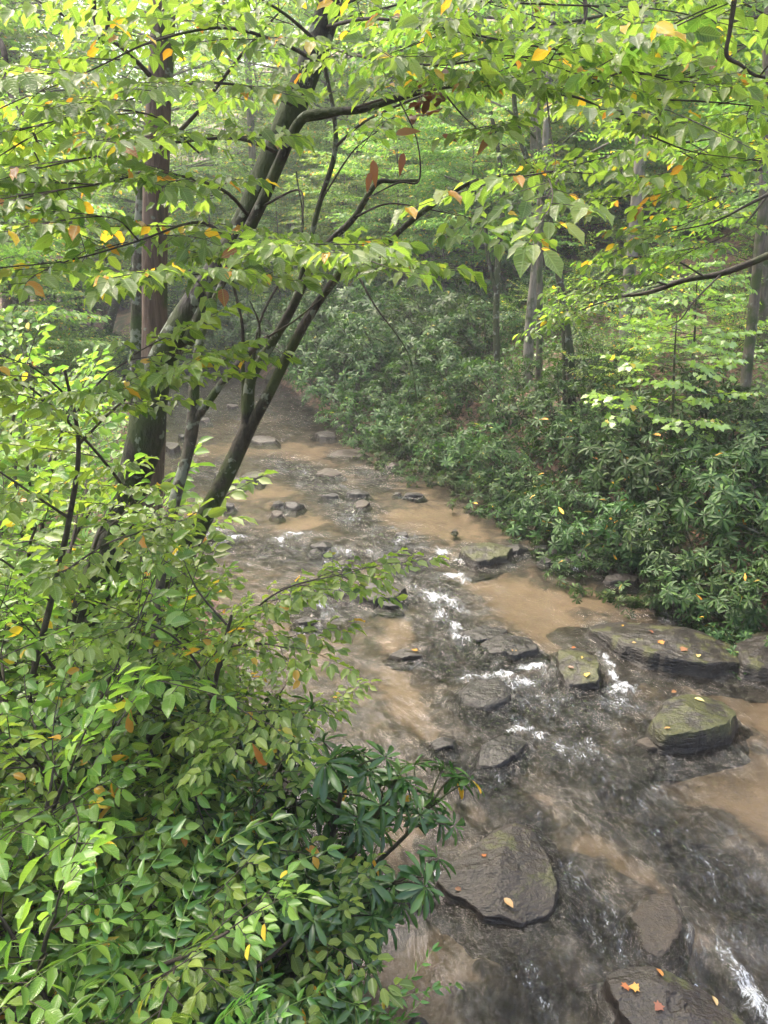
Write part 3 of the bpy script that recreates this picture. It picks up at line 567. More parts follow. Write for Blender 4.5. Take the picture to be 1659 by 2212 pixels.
# decorrelate leaf colours between copies: small jitter is enough because each template has its own random values
def along(C, gap, t0, rng, spread=60, tilt=.15, lvl=.6):
    """spray anchors on a limb C (m,3): points, directions, ups"""
    seg = np.linalg.norm(np.diff(C, axis=0), axis=1); s_ = np.concatenate([[0], np.cumsum(seg)]); Lt = s_[-1]
    n = max(1, int(Lt*(1-t0)/gap)); P = []; D = []; U = []
    for i in range(n):
        q = (t0+(1-t0)*(i+rng.uniform(.2, .8))/n)*Lt; p = np.array([np.interp(q, s_, C[:, j]) for j in range(3)])
        a = np.array([np.interp(min(q+.05, Lt), s_, C[:, j])-np.interp(max(q-.05, 0), s_, C[:, j]) for j in range(3)]); a = nrm(a)
        h_ = nrm(np.array([a[0], a[1], a[2]*(1-lvl)]) if abs(a[2]) < .97 else rng.normal(0, 1, 3)*np.array([1, 1, .1]))
        sd_ = nrm(np.cross(Z0, h_)); sg = 1 if i % 2 else -1; an = radians(rng.uniform(spread*.4, spread*1.2))
        P.append(p); D.append(nrm(h_*math.cos(an)+sg*sd_*math.sin(an)+Z0*rng.uniform(-tilt, tilt))); U.append(Z0+rng.normal(0, .18, 3))
    P.append(C[-1]); D.append(nrm(C[-1]-C[-2])); U.append(Z0)
    return P, D, U
def pxline(pts):   # (px, py, Y, radius)
    return np.array([[*at(p[0], p[1], p[2]), p[3] if len(p) > 3 else .01] for p in pts])

def traced_tree(name, label, cat, stems, limbs, mats, seed=0, sprays=SP_near, gap=.13, leafmat=None, group=None, t0=.25, rough=.12, scale=1., foliage='foliage', base=None, sides=14):
    rng = np.random.default_rng(seed); S0 = pxline(stems[0][1]) if not isinstance(stems[0][1], np.ndarray) else stems[0][1]
    b0 = S0[0][:3].copy(); g0 = gz(b0[0], b0[1])
    root = thing(name, (b0[0], b0[1], min(g0, b0[2]) if base is None else base), label, cat, group); org = np.array(root.location)
    for k, (pn, pts) in enumerate(stems):
        C = spline(pxline(pts), 8); g_ = Geo()
        if k == 0 and base is None and C[0][2] > g0-.1: C = np.vstack([[C[0][0]-.02, C[0][1], g0-.15, C[0][3]*1.35], C])
        tube(g_, C[:, :3], C[:, 3], sides if C[0][3] > .03 else 8, rough=rough, seed=seed+k); g_.build(pn, mats[0], root, org)
    gl_ = Geo(); gt = Geo(); 
    for pts in limbs:
        C = spline(pxline(pts[0]), 6); g_ = Geo(); tube(g_, C[:, :3], C[:, 3], 7, rough=.15, seed=seed); 
        o = pts[1] if len(pts) > 1 else {}
        if C[:, 3].max() > .0075 or C[:, 3].max() > 0: g_.build('branch', mats[1], root, org)
        else: gt.add(*g_.arrays())
        if o.get('bare'): continue
        P, D, U = along(C[:, :3], o.get('gap', gap), o.get('t0', t0), rng)
        scatter(gl_, gt, o.get('sp', sprays), P, D, U, rng.uniform(.8, 1.15, len(P))*o.get('s', scale), rng)
    if gt.v: gt.build('twigs', mats[1], root, org)
    if gl_.v: gl_.build(foliage, leafmat or M_leaf, root, org, uv=True)
    return root
# ------------------------------------------------------------------ traced trees near the camera
lean = traced_tree('leaning_tree', 'thick dark mossy tree leaning from the left bank up to the top of the picture', 'tree', [
    ('trunk', [(60,1700,4.9,.156),(120,1540,4.95,.139),(185,1340,5.,.123),(235,1180,5.05,.111),(280,1060,5.1,.111),(312,950,5.1,.123),(322,880,5.15,.119),(345,790,5.2,.102),(400,690,5.2,.098),(470,585,5.2,.086),(525,490,5.2,.082),(570,385,5.2,.082),(618,270,5.2,.078),(665,155,5.2,.074),(705,40,5.2,.070),(745,-120,5.2,.061)]),
    ('branch', [(405,740,5.12,.041),(440,670,5.1,.041),(500,565,5.05,.037),(560,450,5.05,.034),(600,360,5.05,.033),(648,262,5.0,.028),(700,243,4.9,.023),(780,236,4.8,.021),(860,212,4.7,.017),(950,186,4.6,.015)])], [
    [[(648,262,5.0,.0120),(720,250,4.9,.0090),(800,222,4.7,.0075),(900,196,4.5,.0060),(985,188,4.3,.0053)], dict(t0=.4)],
    [[(950,186,4.6,.0097),(1080,180,4.4,.0075),(1180,200,4.2,.0067),(1260,215,4.1,.0060),(1350,265,4.0,.0053),(1420,300,3.9,.0045),(1505,330,3.9,.0030),(1630,345,3.9,.0015)], dict(t0=.05, gap=.22)],
    [[(1180,200,4.2,.0053),(1280,180,4.1,.0053),(1355,155,4.,.0045),(1455,175,3.9,.0037),(1555,200,3.8,.0023),(1690,215,3.7,.0015)], dict(gap=.22, t0=.05)],
    [[(1420,215,3.9,.0037),(1530,220,3.8,.0037),(1659,232,3.8,.0023),(1750,240,3.7,.0015)], dict(gap=.13)],
    [[(600,330,5.2,.0135),(520,300,4.6,.0097),(400,305,4.1,.0075),(250,330,3.8,.0053),(100,360,3.6,.0030),(-40,400,3.5,.0015)]],
    [[(540,470,5.2,.0120),(480,410,4.5,.0090),(350,375,4.,.0060),(200,400,3.7,.0045),(60,420,3.5,.0023)], dict(gap=.17)],
    [[(500,520,5.2,.0112),(430,480,4.4,.0083),(300,520,3.9,.0053),(150,562,3.7,.0037),(0,578,3.5,.0023)], dict(gap=.19)],
    [[(680,130,5.2,.0120),(600,90,4.6,.0090),(480,60,4.2,.0075),(330,90,4.,.0053),(200,150,3.8,.0030),(60,210,3.7,.0015)]],
    [[(640,230,5.2,.0112),(540,190,4.6,.0083),(420,180,4.2,.0060),(280,215,4.,.0037),(120,260,3.9,.0023)]],
    [[(690,95,5.2,.0120),(600,20,4.6,.0075),(470,-40,4.3,.0053),(300,-30,4.1,.0023)]],
    [[(470,600,5.2,.0083),(520,560,4.5,.0060),(600,530,3.9,.0045),(700,540,3.5,.0030),(790,560,3.2,.0015)], dict(gap=.10, t0=.3)],
    [[(700,60,5.2,.0120),(800,40,4.6,.0090),(950,60,4.3,.0067),(1100,90,4.2,.0053),(1250,110,4.,.0037),(1400,90,4.,.0023)], dict(gap=.19)],
    [[(700,100,5.2,.0097),(820,130,4.4,.0075),(960,140,4.1,.0053),(1100,120,3.9,.0037),(1220,150,3.8,.0015)], dict(gap=.19)],
    [[(710,20,5.2,.0097),(840,-20,4.6,.0075),(1000,0,4.3,.0053),(1200,10,4.1,.0045),(1420,20,4.,.0030),(1600,60,3.9,.0015)], dict(gap=.19)],
    [[(1180,200,4.2,.0037),(1190,290,3.7,.0030),(1200,350,3.4,.0015),(1190,385,3.2,.0015)], dict(gap=.3, t0=.8, s=.95)],
    [[(1420,300,3.9,.0030),(1430,240,3.5,.0023),(1470,250,3.4,.0015)], dict(gap=.2, t0=.3)],
    [[(450,650,5.1,.0075),(430,610,4.4,.0053),(390,590,3.7,.0023),(350,585,3.4,.0015)], dict(gap=.16, t0=.6)],
    [[(560,450,5.05,.0083),(640,410,4.9,.0060),(655,440,4.8,.0045),(650,500,4.7,.0023)], dict(bare=True)],
    [[(430,330,4.,.0053),(330,250,4.,.0037),(180,240,3.9,.0023),(60,300,3.8,.0015)]],
    [[(860,212,4.7,.0045),(900,300,4.6,.0037),(905,390,4.5,.0053),(860,395,4.5,.0053),(790,430,4.5,.0023)], dict(bare=True)],
    [[(950,190,4.6,.0053),(1010,260,4.5,.0037),(1080,310,4.4,.0015)], dict(t0=.3, gap=.3)],
    [[(300,520,3.9,.0045),(240,470,3.6,.0030),(100,480,3.4,.0023),(-20,500,3.3,.0015)], dict(gap=.19)],
    ], (M_dark, M_twig), seed=3, scale=.95, gap=.17)
stub = Geo()
traced_tree('slender_tree', 'slender lichen-spotted stem rising from the foreground thicket left of the creek', 'tree', [
    ('trunk', [(190,2080,3.15,.028),(235,1990,3.2,.026),(300,1870,3.3,.025),(332,1740,3.45,.024),(322,1600,3.6,.024),(322,1500,3.7,.024),(343,1300,4.0,.026),(355,1185,4.2,.032),(382,1062,4.4,.034),(404,985,4.5,.034),(416,915,4.55,.038),(420,830,4.6,.030),(427,765,4.65,.027),(445,690,4.75,.022),(480,610,4.85,.016),(520,520,4.9,.010)]),
    ('branch', [(416,915,4.55,.027),(450,868,4.55,.024),(490,815,4.55,.022),(540,760,4.55,.02),(580,727,4.5,.015)])], [
    [[(580,727,4.5,.007),(640,690,4.4,.005),(700,640,4.3,.003)], dict(bare=True)],
    [[(560,742,4.5,.008),(560,700,4.4,.005),(540,650,4.3,.003)], dict(bare=True)]], (M_lich, M_twig), seed=5, sprays=SP_small, gap=.25)
traced_tree('forked_tree', 'mossy tree that forks into long thin stems beside the water right of the leaning trunk', 'tree', [
    ('trunk', [(375,1250,5.3,.076),(400,1200,5.3,.072),(435,1130,5.3,.066),(485,1035,5.35,.061),(520,960,5.4,.058),(540,915,5.4,.058)]),
    ('stem', [(533,935,5.4,.047),(540,830,5.4,.039),(560,785,5.4,.036),(620,685,5.4,.031),(680,565,5.4,.027),(715,520,5.4,.024),(765,470,5.4,.020),(812,398,5.4,.017),(850,392,5.4,.012),(905,390,5.4,.009)]),
    ('stem', [(535,930,5.4,.043),(578,855,5.35,.038),(620,770,5.35,.034),(655,705,5.3,.031),(700,635,5.3,.027),(755,570,5.2,.024),(822,535,5.1,.019),(900,468,5.0,.017),(1000,402,4.9,.014),(1060,385,4.85,.011),(1110,377,4.8,.008)]),
    ('stem', [(527,950,5.42,.022),(527,860,5.45,.020),(524,780,5.5,.015),(523,700,5.5,.012),(500,600,5.5,.009)]),
    ('stem', [(640,640,5.4,.017),(665,540,5.45,.017),(690,440,5.5,.018),(722,335,5.5,.017),(722,250,5.5,.014),(703,150,5.5,.011),(690,60,5.5,.009)]),
    ('stem', [(545,900,5.4,.010),(560,700,5.6,.009),(650,520,5.7,.007),(640,370,5.8,.005)])], [
    [[(722,320,5.5,.010),(780,268,5.4,.009),(850,232,5.2,.008),(930,200,5.,.005)], dict(bare=True)],
    [[(1110,377,4.8,.005),(1180,370,4.7,.004),(1280,375,4.6,.003)], dict(gap=.3, t0=.3)],
    [[(690,440,5.5,.007),(760,330,5.4,.005),(820,280,5.3,.003)], dict(t0=.5, gap=.3)],
    [[(765,470,5.4,.009),(840,440,5.2,.006),(940,455,5.,.004),(1010,470,4.9,.003)], dict(t0=.6, gap=.3)],
    [[(760,570,5.2,.008),(810,660,5.,.006),(880,760,4.9,.004),(900,860,4.8,.003)], dict(bare=True)],
    [[(690,60,5.5,.007),(740,-10,5.4,.005),(850,-60,5.2,.003)], {}],
    ], (M_stem, M_twig), seed=7)
def crown(root, x, y, z0, z1, spread, nl, seed, sprays, gap=.75, s=1.):
    rng = np.random.default_rng(seed); gb, gl_ = Geo(), Geo(); org = np.array(root.location)
    for i in range(nl):
        z = z0+(z1-z0)*(i+.5)/nl; a = i*2.4+rng.uniform(-.5, .5); l = spread*rng.uniform(.6, 1.1)*(1-.5*i/nl); p = np.array([x, y, z]); d = np.array([math.cos(a), math.sin(a), rng.uniform(.15, .5)])
        B = spline(np.array([p, p+d*l*.5, p+d*l*np.array([1, 1, .8])]), 4); tube(gb, B, np.linspace(.045, .012, len(B)), 6); br = [B]
        for j in range(3):
            q = B[int(len(B)*rng.uniform(.3, .8))]; a2 = a+rng.choice([-1, 1])*rng.uniform(.5, 1.1); l2 = l*rng.uniform(.3, .6); B2 = np.array([q, q+np.array([math.cos(a2), math.sin(a2), .2])*l2*.5, q+np.array([math.cos(a2), math.sin(a2), .25])*l2]); tube(gb, B2, [.02, .014, .006], 5); br.append(B2)
        for B_ in br:
            P, D, U = along(B_, gap, .2, rng); scatter(gl_, None, sprays, P, D, U, rng.uniform(.8, 1.2, len(P))*s, rng)
    gt = Geo(); tube(gt, [(x, y, z0-.05), (x, y, (z0+z1)/2), (x+.2, y, z1)], [.09, .07, .03], 8)
    gt.build('upper_trunk', M_wood, root, org); gb.build('branches', M_wood, root, org); gl_.build('crown', M_far, root, org, uv=False)
def simple_tree(name, label, pts, mat, cat='tree', limbs=(), seed=0, extend=True, group=None, sprays=SP_mid, stems=(), gap=.4, leafmat=None):
    """pts (px, py, width px): first one at the foot on the ground"""
    b_ = ground(pts[0][0], pts[0][1]); Y = b_[1]; f = np.linalg.norm(b_-CAM)/F/2*1.0
    cv = lambda l: [(p[0], p[1], Y+(p[3] if len(p) > 3 else 0), p[2]*f) for p in l]
    return traced_tree(name, label, cat, [('trunk', cv(pts))]+[('stem', cv(s)) for s in stems], [[cv(l)] for l in limbs], (mat, mat), seed=seed, base=b_[2]-.1, sprays=sprays, gap=gap, leafmat=leafmat or M_far, group=group)
traced_tree('straight_tree', 'straight brown trunk with ridged bark standing just behind the leaning tree', 'tree', [
    ('trunk', [(268,1480,5.9,.20),(285,1380,6.,.165),(305,1240,6.1,.135),(322,1050,6.2,.12),(332,850,6.25,.108),(334,700,6.3,.10),(334,560,6.3,.098),(337,400,6.3,.095),(342,240,6.3,.09),(350,100,6.3,.085),(358,-150,6.3,.08)])],
    [[[(337,330,6.3,.02),(420,250,6.,.014),(520,120,5.8,.010),(600,30,5.6,.006)]], [[(340,180,6.3,.02),(260,100,6.,.014),(150,40,5.8,.010),(60,-10,5.6,.006)]]], (M_brown, M_twig), seed=9, gap=.2, rough=.05, sides=24)
traced_tree('lichen_tree', 'dark trunk spotted with pale lichen pressed against the straight brown trunk', 'tree', [
    ('trunk', [(297,980,7.4,.085),(298,760,7.4,.072),(300,600,7.4,.066),(308,440,7.4,.064),(322,300,7.4,.062),(345,150,7.4,.055),(372,-80,7.4,.05)])], [], (M_lich, M_twig), seed=10, rough=.06)
simple_tree('tall_tree', 'large smooth reddish brown trunk at the left picture edge beside the far water', [(36,722,50),(32,620,47),(26,480,44),(18,300,42),(8,0,38),(0,-200,34)], M_brown, seed=12)
simple_tree('bent_tree', 'short crooked mossy trunk in front of the far water on the left', [(146,752,18),(162,700,17),(168,668,15),(160,600,13),(150,520,10),(165,430,7)], M_stem, limbs=[[(162,560,5),(130,480,4,-.4),(80,420,2,-.8)]], seed=13)
simple_tree('bent_tree', 'mossy trunk slanting right behind the bent trunk and dark lichen tree', [(218,765,20),(236,700,18),(256,640,15),(285,590,13),(300,500,10),(310,400,8)], M_stem, limbs=[[(256,640,6),(230,560,5,-.4),(215,470,3,-.8)]], seed=14)
simple_tree('young_tree', 'thin dark sapling trunk between the two bent mossy trunks', [(200,742,6),(196,640,6),(185,520,5),(172,420,4)], M_wood, seed=15)
# right bank trunks
simple_tree('pale_tree', 'pale grey trunk standing on the right bank beside its brown twin', [(1138,832,22),(1145,700,20),(1154,600,17),(1166,450,14),(1178,300,12),(1190,100,10),(1200,-60,8)], M_grey, limbs=[[(1166,450,5),(1230,360,4,-.5),(1330,300,3,-1)], [(1176,320,5),(1100,240,4,-.5),(1010,200,3,-1)]], seed=21)
simple_tree('brown_tree', 'narrow brown trunk touching the pale grey trunk on its right side', [(1163,845,14),(1166,700,13),(1166,560,12),(1172,420,10),(1160,250,8),(1150,60,7)], M_wood, limbs=[[(1170,430,4),(1120,350,3,-.5),(1040,300,2,-1)]], seed=22)
simple_tree('curved_tree', 'dark trunk on the right bank that curves left high above the rhododendrons', [(1236,905,18),(1232,780,17),(1216,650,15),(1196,530,13),(1180,440,12),(1150,370,11),(1125,300,10),(1110,200,8),(1120,60,6)], M_stem, stems=[[(1220,910,9),(1218,760,8),(1214,660,7),(1198,540,6)]], limbs=[[(1170,420,4),(1200,330,4,-.5),(1260,270,3,-1)]], seed=23)
simple_tree('crooked_tree', 'crooked thin trunk with a side fork left of the pale grey trunk', [(1076,838,15),(1072,700,13),(1076,560,12),(1086,450,11),(1078,340,9),(1060,240,7)], M_stem, stems=[[(1072,640,8),(1052,540,8),(1046,450,7),(1015,405,5),(960,380,3)]], limbs=[[(1086,450,4),(1120,400,3,-.5),(1180,380,2,-.8)]], seed=24)
simple_tree('leaning_tree', 'bare brown trunk rising from the leaf litter slope near the right edge', [(1604,922,22),(1612,820,20),(1624,700,19),(1636,580,18),(1648,440,16),(1655,250,14),(1660,0,12)], M_wood, limbs=[[(1640,560,8),(1560,590,7,-.8),(1450,610,6,-1.6),(1330,645,5,-2.4)]], seed=25, gap=.2)
simple_tree('thick_tree', 'thicker shadowed trunk behind the bare brown trunk at the right edge', [(1650,760,32),(1652,600,30),(1658,400,28),(1664,100,24)], M_wood, seed=26)
simple_tree('far_tree', 'pale trunk fading in the haze on the slope above the maple sapling', [(1350,750,26),(1354,640,24),(1372,480,22),(1385,300,20),(1395,0,16)], M_grey, seed=27)
simple_tree('far_tree', 'hazy reddish trunk rising behind the forked stems in upper centre', [(866,600,24),(860,430,22),(846,260,20),(835,60,16)], M_wood, seed=28)

TOPS = {o['label'][:22]: o for o in sc.objects if o.get('label') and o.get('category') == 'tree'}
def top_of(start): return [o for o in sc.objects if o.get('label', '').startswith(start)][0]
for st_, sp_, z0_, z1_, sr_, n_ in [('thick dark mossy tree', (745,-120,5.2), 0, 5.5, 3.0, 5), ('straight brown trunk', (358,-150,6.3), 1, 9, 3.2, 8), ('dark trunk spotted', (372,-80,7.4), .5, 7, 3, 9), ('pale grey trunk', (1200,-60,None), 1, 8, 3.4, 10), ('narrow brown trunk', (1150,60,None), 2.5, 7, 3, 9), ('dark trunk on the right', (1120,60,None), 2, 8, 3, 9), ('bare brown trunk rising', (1660,0,None), .5, 8, 3.8, 12), ('thicker shadowed trunk', (1664,0,None), 1, 9, 3.5, 10), ('large smooth reddish', (0,-200,None), 0, 10, 4.5, 12)]:
    o_ = top_of(st_); Y_ = sp_[2] or o_.location[1]; P_ = at(sp_[0], sp_[1], Y_); crown(o_, P_[0], P_[1], P_[2]+z0_, P_[2]+z1_, sr_, n_, int(abs(P_[0])*10)+3, SP_top if Y_ > 10 else SP_far)

# ------------------------------------------------------------------ overhanging branches from trees outside the frame
traced_tree('overhanging_branch', 'long branch with small lobed green leaves reaching in from the right edge', 'branch', [
    ('stem', [(1760,500,6.4,.034),(1659,552,6.5,.028),(1560,590,6.6,.025),(1480,605,6.7,.021),(1400,632,6.8,.017),(1330,640,6.9,.011),(1240,640,7.,.006)])],
    [[[(1440,615,6.75,.010),(1380,600,6.5,.008),(1310,610,6.3,.004),(1260,640,6.2,.003)], dict(sp=SP_small)], [[(1360,636,6.8,.009),(1280,660,6.5,.006),(1210,690,6.3,.003)], dict(sp=SP_small)], [[(1560,590,6.6,.008),(1500,650,6.4,.007),(1470,690,6.3,.005),(1440,705,6.3,.003)], dict(bare=True)], [[(1520,597,6.6,.008),(1450,560,6.4,.006),(1360,555,6.2,.003)], dict(sp=SP_small)]],
    (M_twig, M_twig), seed=31, gap=.10, base=at(1760, 500, 6.4)[2], t0=.2, leafmat=M_leaf)
traced_tree('overhanging_branch', 'thin black twig hooking down from the top right corner', 'branch', [
    ('stem', [(1592,-60,3.6,.012),(1585,10,3.6,.011),(1576,70,3.6,.009),(1570,120,3.6,.009),(1600,140,3.6,.007),(1640,165,3.6,.006),(1720,170,3.6,.005)])],
    [[[(1590,0,3.6,.003),(1520,30,3.6,.002)], dict(gap=.3)], [[(1640,165,3.6,.004),(1680,120,3.5,.003),(1740,80,3.5,.002)], dict(gap=.2)]], (M_twig, M_twig), seed=32, base=at(1592, -60, 3.6)[2])
traced_tree('overhanging_branch', 'yellowing leafy branch drooping in from the right edge at mid height', 'branch', [
    ('stem', [(1780,360,5.6,.02),(1700,400,5.6,.016),(1620,440,5.5,.010),(1540,480,5.4,.006),(1450,500,5.3,.003)])],
    [[[(1700,400,5.6,.008),(1620,400,5.3,.006),(1540,430,5.2,.003)]], [[(1660,420,5.6,.008),(1600,490,5.4,.006),(1500,540,5.3,.003)]]], (M_twig, M_twig), seed=33, sprays=SP_small, gap=.11, base=at(1780, 360, 5.6)[2])
for k, (pts, lb) in enumerate([
    ([(-80,60,4.4,.02),(0,90,4.3,.016),(20,200,4.2,.012),(60,260,4.1,.009),(90,330,4.,.005)], 'dark bending twig with few leaves in the top left corner'),
    ([(200,-60,5.,.018),(205,40,5.,.014),(225,90,5.,.014),(240,0,5.,.009),(255,-60,5.,.006)], 'dark forked branch poking down from the upper left'),
    ([(1200,-80,6.,.02),(1260,-10,6.,.014),(1255,60,5.9,.010),(1180,110,5.8,.007),(1090,150,5.7,.004)], 'leafy branch crossing the pale trunks at the top centre right')]):
    traced_tree('overhanging_branch', lb, 'branch', [('stem', pts)], [[[(a+0, b_, c_, .004) for a, b_, c_, d_ in pts[1:]], dict(gap=.18)]], (M_twig, M_twig), seed=34+k, base=at(*pts[0][:3])[2])
for k, (sx, sy, Y) in enumerate([(1500,60,5.2),(1350,330,6.),(1600,260,4.8),(1150,60,6.2),(900,0,6.),(1450,400,6.5)]):
    rg = np.random.default_rng(400+k); pts = [(sx+420, sy-120, Y+.4, .016), (sx+260, sy-50, Y+.2, .012), (sx+120, sy-20, Y, .009), (sx, sy, Y, .006), (sx-120, sy+30, Y-.1, .003)]
    traced_tree('overhanging_branch', ['leafy branch crossing the upper right corner area beneath the hooked black twig', 'leafy branch at the upper right just left of the long lobed-leaf branch', 'leafy branch against the right picture edge above the yellowing branch', 'leafy branch in front of the pale grey trunk near the top', 'leafy branch touching the top edge right of the leaning trunk', 'leafy branch above the lobed-leaf branch below the upper canopy'][k], 'branch', [('stem', pts)],
        [[pts[1:], dict(gap=.22)], [[(sx+200, sy-30, Y, .005), (sx+80, sy+60, Y-.2, .004), (sx-40, sy+110, Y-.3, .003)], dict(gap=.19)], [[(sx+150, sy-30, Y, .005), (sx+20, sy-100, Y+.2, .004), (sx-90, sy-130, Y+.3, .003)], dict(gap=.19)]], (M_twig, M_twig), seed=40+k, base=at(sx+420, sy-120, Y+.4)[2], group='leafy branches across the upper right', leafmat=M_leaf)

# ------------------------------------------------------------------ plant prototypes
def parts_of(root, gs):   # gs: (name, geo, mat, uv)
    for n_, g_, m_, uv_ in gs: g_.build(n_, m_, root, (0, 0, 0), uv=uv_)
    return root
def stems_from(rng, n, h, r, up=1.):
    out = []
    for i in range(n):
        a = i/n*2*pi+rng.uniform(-.4, .4); q = r*rng.uniform(.35, 1.); hh = h*rng.uniform(.6, 1.)*(1.1-.35*(q/r)**2)
        P = np.array([[.03*math.cos(a), .03*math.sin(a), -.1], [q*.35*math.cos(a+.3), q*.35*math.sin(a+.3), hh*.45], [q*.8*math.cos(a), q*.8*math.sin(a), hh*.85], [q*math.cos(a), q*math.sin(a), hh]])
        out.append(spline(P, 5))
    return out
def rhodo_plant(name, seed, h, r, nst, nwh, far=False, mat=None):
    rng = np.random.default_rng(seed); root = bpy.data.objects.new(name, None); sc.collection.objects.link(root); gs, gl_ = Geo(), Geo()
    P = []; D = []
    for C in stems_from(rng, nst, h, r):
        tube(gs, C, np.linspace(.02, .008, len(C)), 6, rough=.1)
        for j in range(nwh):
            i = int(len(C)*rng.uniform(.2, .95)); p = C[i]; a = rng.uniform(0, 2*pi); l = rng.uniform(.15, .55)*min(1, r*.8)
            d = nrm(np.array([math.cos(a), math.sin(a), rng.uniform(-.4, 1.1)])+nrm(C[i]*np.array([1, 1, .2]))*.8); e = p+d*l
            tube(gs, [p, p+d*l*.5+Z0*.02, e], [.006, .005, .004], 4); P.append(e); D.append(nrm(d*np.array([1, 1, .5])+Z0*.7))
        P.append(C[-1]); D.append(Z0)
    P = np.array(P); D = np.array(D); scatter(gl_, None, [(w_, None) for w_ in (WH_far if far else WH)], P, D, rng.normal(0, 1, P.shape), rng.uniform(.8, 1.15, len(P)), rng)
    return parts_of(root, [('stems', gs, M_stem, False), ('foliage', gl_, mat or (M_rhodo_far if far else M_rhodo), True)])
def spray_plant(name, seed, h, r, nst, sprays, mat, gap=.16, t0=.25, stem=M_twig, sr=.012, s=1., spread=70):
    rng = np.random.default_rng(seed); root = bpy.data.objects.new(name, None); sc.collection.objects.link(root); gs, gl_ = Geo(), Geo()
    for C in stems_from(rng, nst, h, r):
        tube(gs, C, np.linspace(sr, sr*.3, len(C)), 6); P, D, U = along(C, gap, t0, rng, spread=spread)
        scatter(gl_, gs, sprays, P, D, U, rng.uniform(.75, 1.15, len(P))*s, rng)
    return parts_of(root, [('stems', gs, stem, False), ('foliage', gl_, mat, True)])
def arch_plant(name, seed, n, L, mat, sprays=SP_arch):
    rng = np.random.default_rng(seed); root = bpy.data.objects.new(name, None); sc.collection.objects.link(root); gs, gl_ = Geo(), Geo()
    a = rng.uniform(0, 2*pi, n); el = rng.uniform(.25, 1.25, n); D = np.stack([np.cos(a)*np.cos(el), np.sin(a)*np.cos(el), np.sin(el)], -1); P = D*rng.uniform(.02, .35, (n, 1))*L+np.array([0, 0, .02])
    scatter(gl_, gs, sprays, P, D, np.tile(Z0, (n, 1))+rng.normal(0, .1, (n, 3)), rng.uniform(.75, 1.2, n)*L, rng)
    return parts_of(root, [('stems', gs, M_gstem, False), ('foliage', gl_, mat, True)])
def tree_proto(name, seed, h, crown0, spread, nl, sprays, gap, bark_, leafm, tr=.06, sub=3, s=1.):
    rng = np.random.default_rng(seed); root = bpy.data.objects.new(name, None); sc.collection.objects.link(root); gt, gb, gl_ = Geo(), Geo(), Geo()
    lx, ly = rng.normal(0, .05*h, 2); C = spline(np.array([[0, 0, -.4], [lx*.2, ly*.2, h*.3], [lx*.5+rng.normal(0, .05), ly*.7, h*.65], [lx, ly, h]]), 6)
    tube(gt, C, np.linspace(tr*1.2, tr*.25, len(C))*np.where(np.arange(len(C)) == 0, 1.4, 1), 10, rough=.06, seed=seed)
    for i in range(nl):
        t = crown0+(1-crown0)*(i+.5)/nl; p = np.array([np.interp(t*h, C[:, 2], C[:, j]) for j in range(2)]+[t*h]); a = i*2.4+rng.uniform(-.5, .5)
        l = spread*(1-.75*max(0, (t-crown0)/(1-crown0))**1.5)*rng.uniform(.6, 1.1); d = np.array([math.cos(a), math.sin(a), rng.uniform(.1, .5)])
        B = spline(np.array([p, p+d*l*.5, p+d*l*np.array([1, 1, .7])]), 4); tube(gb, B, np.linspace(tr*.35, tr*.08, len(B)), 5)
        br = [B]
        for j in range(sub):
            q = B[int(len(B)*rng.uniform(.3, .8))]; a2 = a+rng.choice([-1, 1])*rng.uniform(.5, 1.1); l2 = l*rng.uniform(.3, .6); d2 = np.array([math.cos(a2), math.sin(a2), rng.uniform(0, .35)])
            B2 = np.array([q, q+d2*l2*.5, q+d2*l2]); tube(gb, B2, [tr*.14, tr*.1, tr*.05], 4); br.append(B2)
        for B_ in br:
            P, D, U = along(B_, gap, .25, rng); scatter(gl_, None, sprays, P, D, U, rng.uniform(.75, 1.2, len(P))*s, rng)
    return parts_of(root, [('trunk', gt, bark_, False), ('branches', gb, bark_, False), ('crown', gl_, leafm, False)])
used = set()
def place(proto, x, y, rz, s, label, cat, group=None, dz=0., tilt=0.):
    o = proto if proto.name not in used else copy_tree(proto); used.add(proto.name)
    o.location = (x, y, gz(x, y)+dz); o.rotation_euler = (tilt, 0, rz); o.scale = (s, s, s); return tag(o, label, cat, group)

# ---- rhododendrons of the right bank (hand placed, each its own shrub)
RP = [rhodo_plant('rhododendron', 60+k, 1.0, 1.0, 12, 15) for k in range(4)]
RF = [rhodo_plant('rhododendron', 70+k, 1.6, 1.4, 13, 18, True) for k in range(3)]
rg = np.random.default_rng(8)
ORD = 'first second third fourth fifth sixth seventh eighth ninth tenth eleventh twelfth thirteenth fourteenth fifteenth sixteenth seventeenth eighteenth nineteenth twentieth twenty-first twenty-second twenty-third twenty-fourth twenty-fifth twenty-sixth'.split()
nx = [(4.35,8.1,.8),(5.1,7.6,.9),(5.3,8.7,1.1),(4.1,9.1,.9),(3.75,9.9,.95),(5.0,9.9,1.1),(3.4,10.8,.95),(4.3,11.0,1.1),(3.1,11.9,.95),(3.9,12.3,1.),(2.8,13.,1.0),(2.3,14.0,1.0),(3.6,13.8,1.1),(5.6,12.4,1.2),(6.4,9.6,1.1),(1.6,15.0,1.0),(2.8,15.4,1.1),(.8,15.9,1.0),(1.9,16.8,1.15),(.1,16.9,1.),(4.6,15.6,1.0),(.5,17.6,1.),(6.3,11.2,.9)]
nx += [(4.15,7.1,.5),(4.05,7.7,.55),(3.75,8.5,.6),(3.3,9.3,.7),(2.95,10.1,.75),(2.7,10.9,.75),(2.5,11.7,.75),(2.3,12.5,.7),(1.9,13.4,.7),(1.3,14.3,.7),(.6,15.2,.75)]
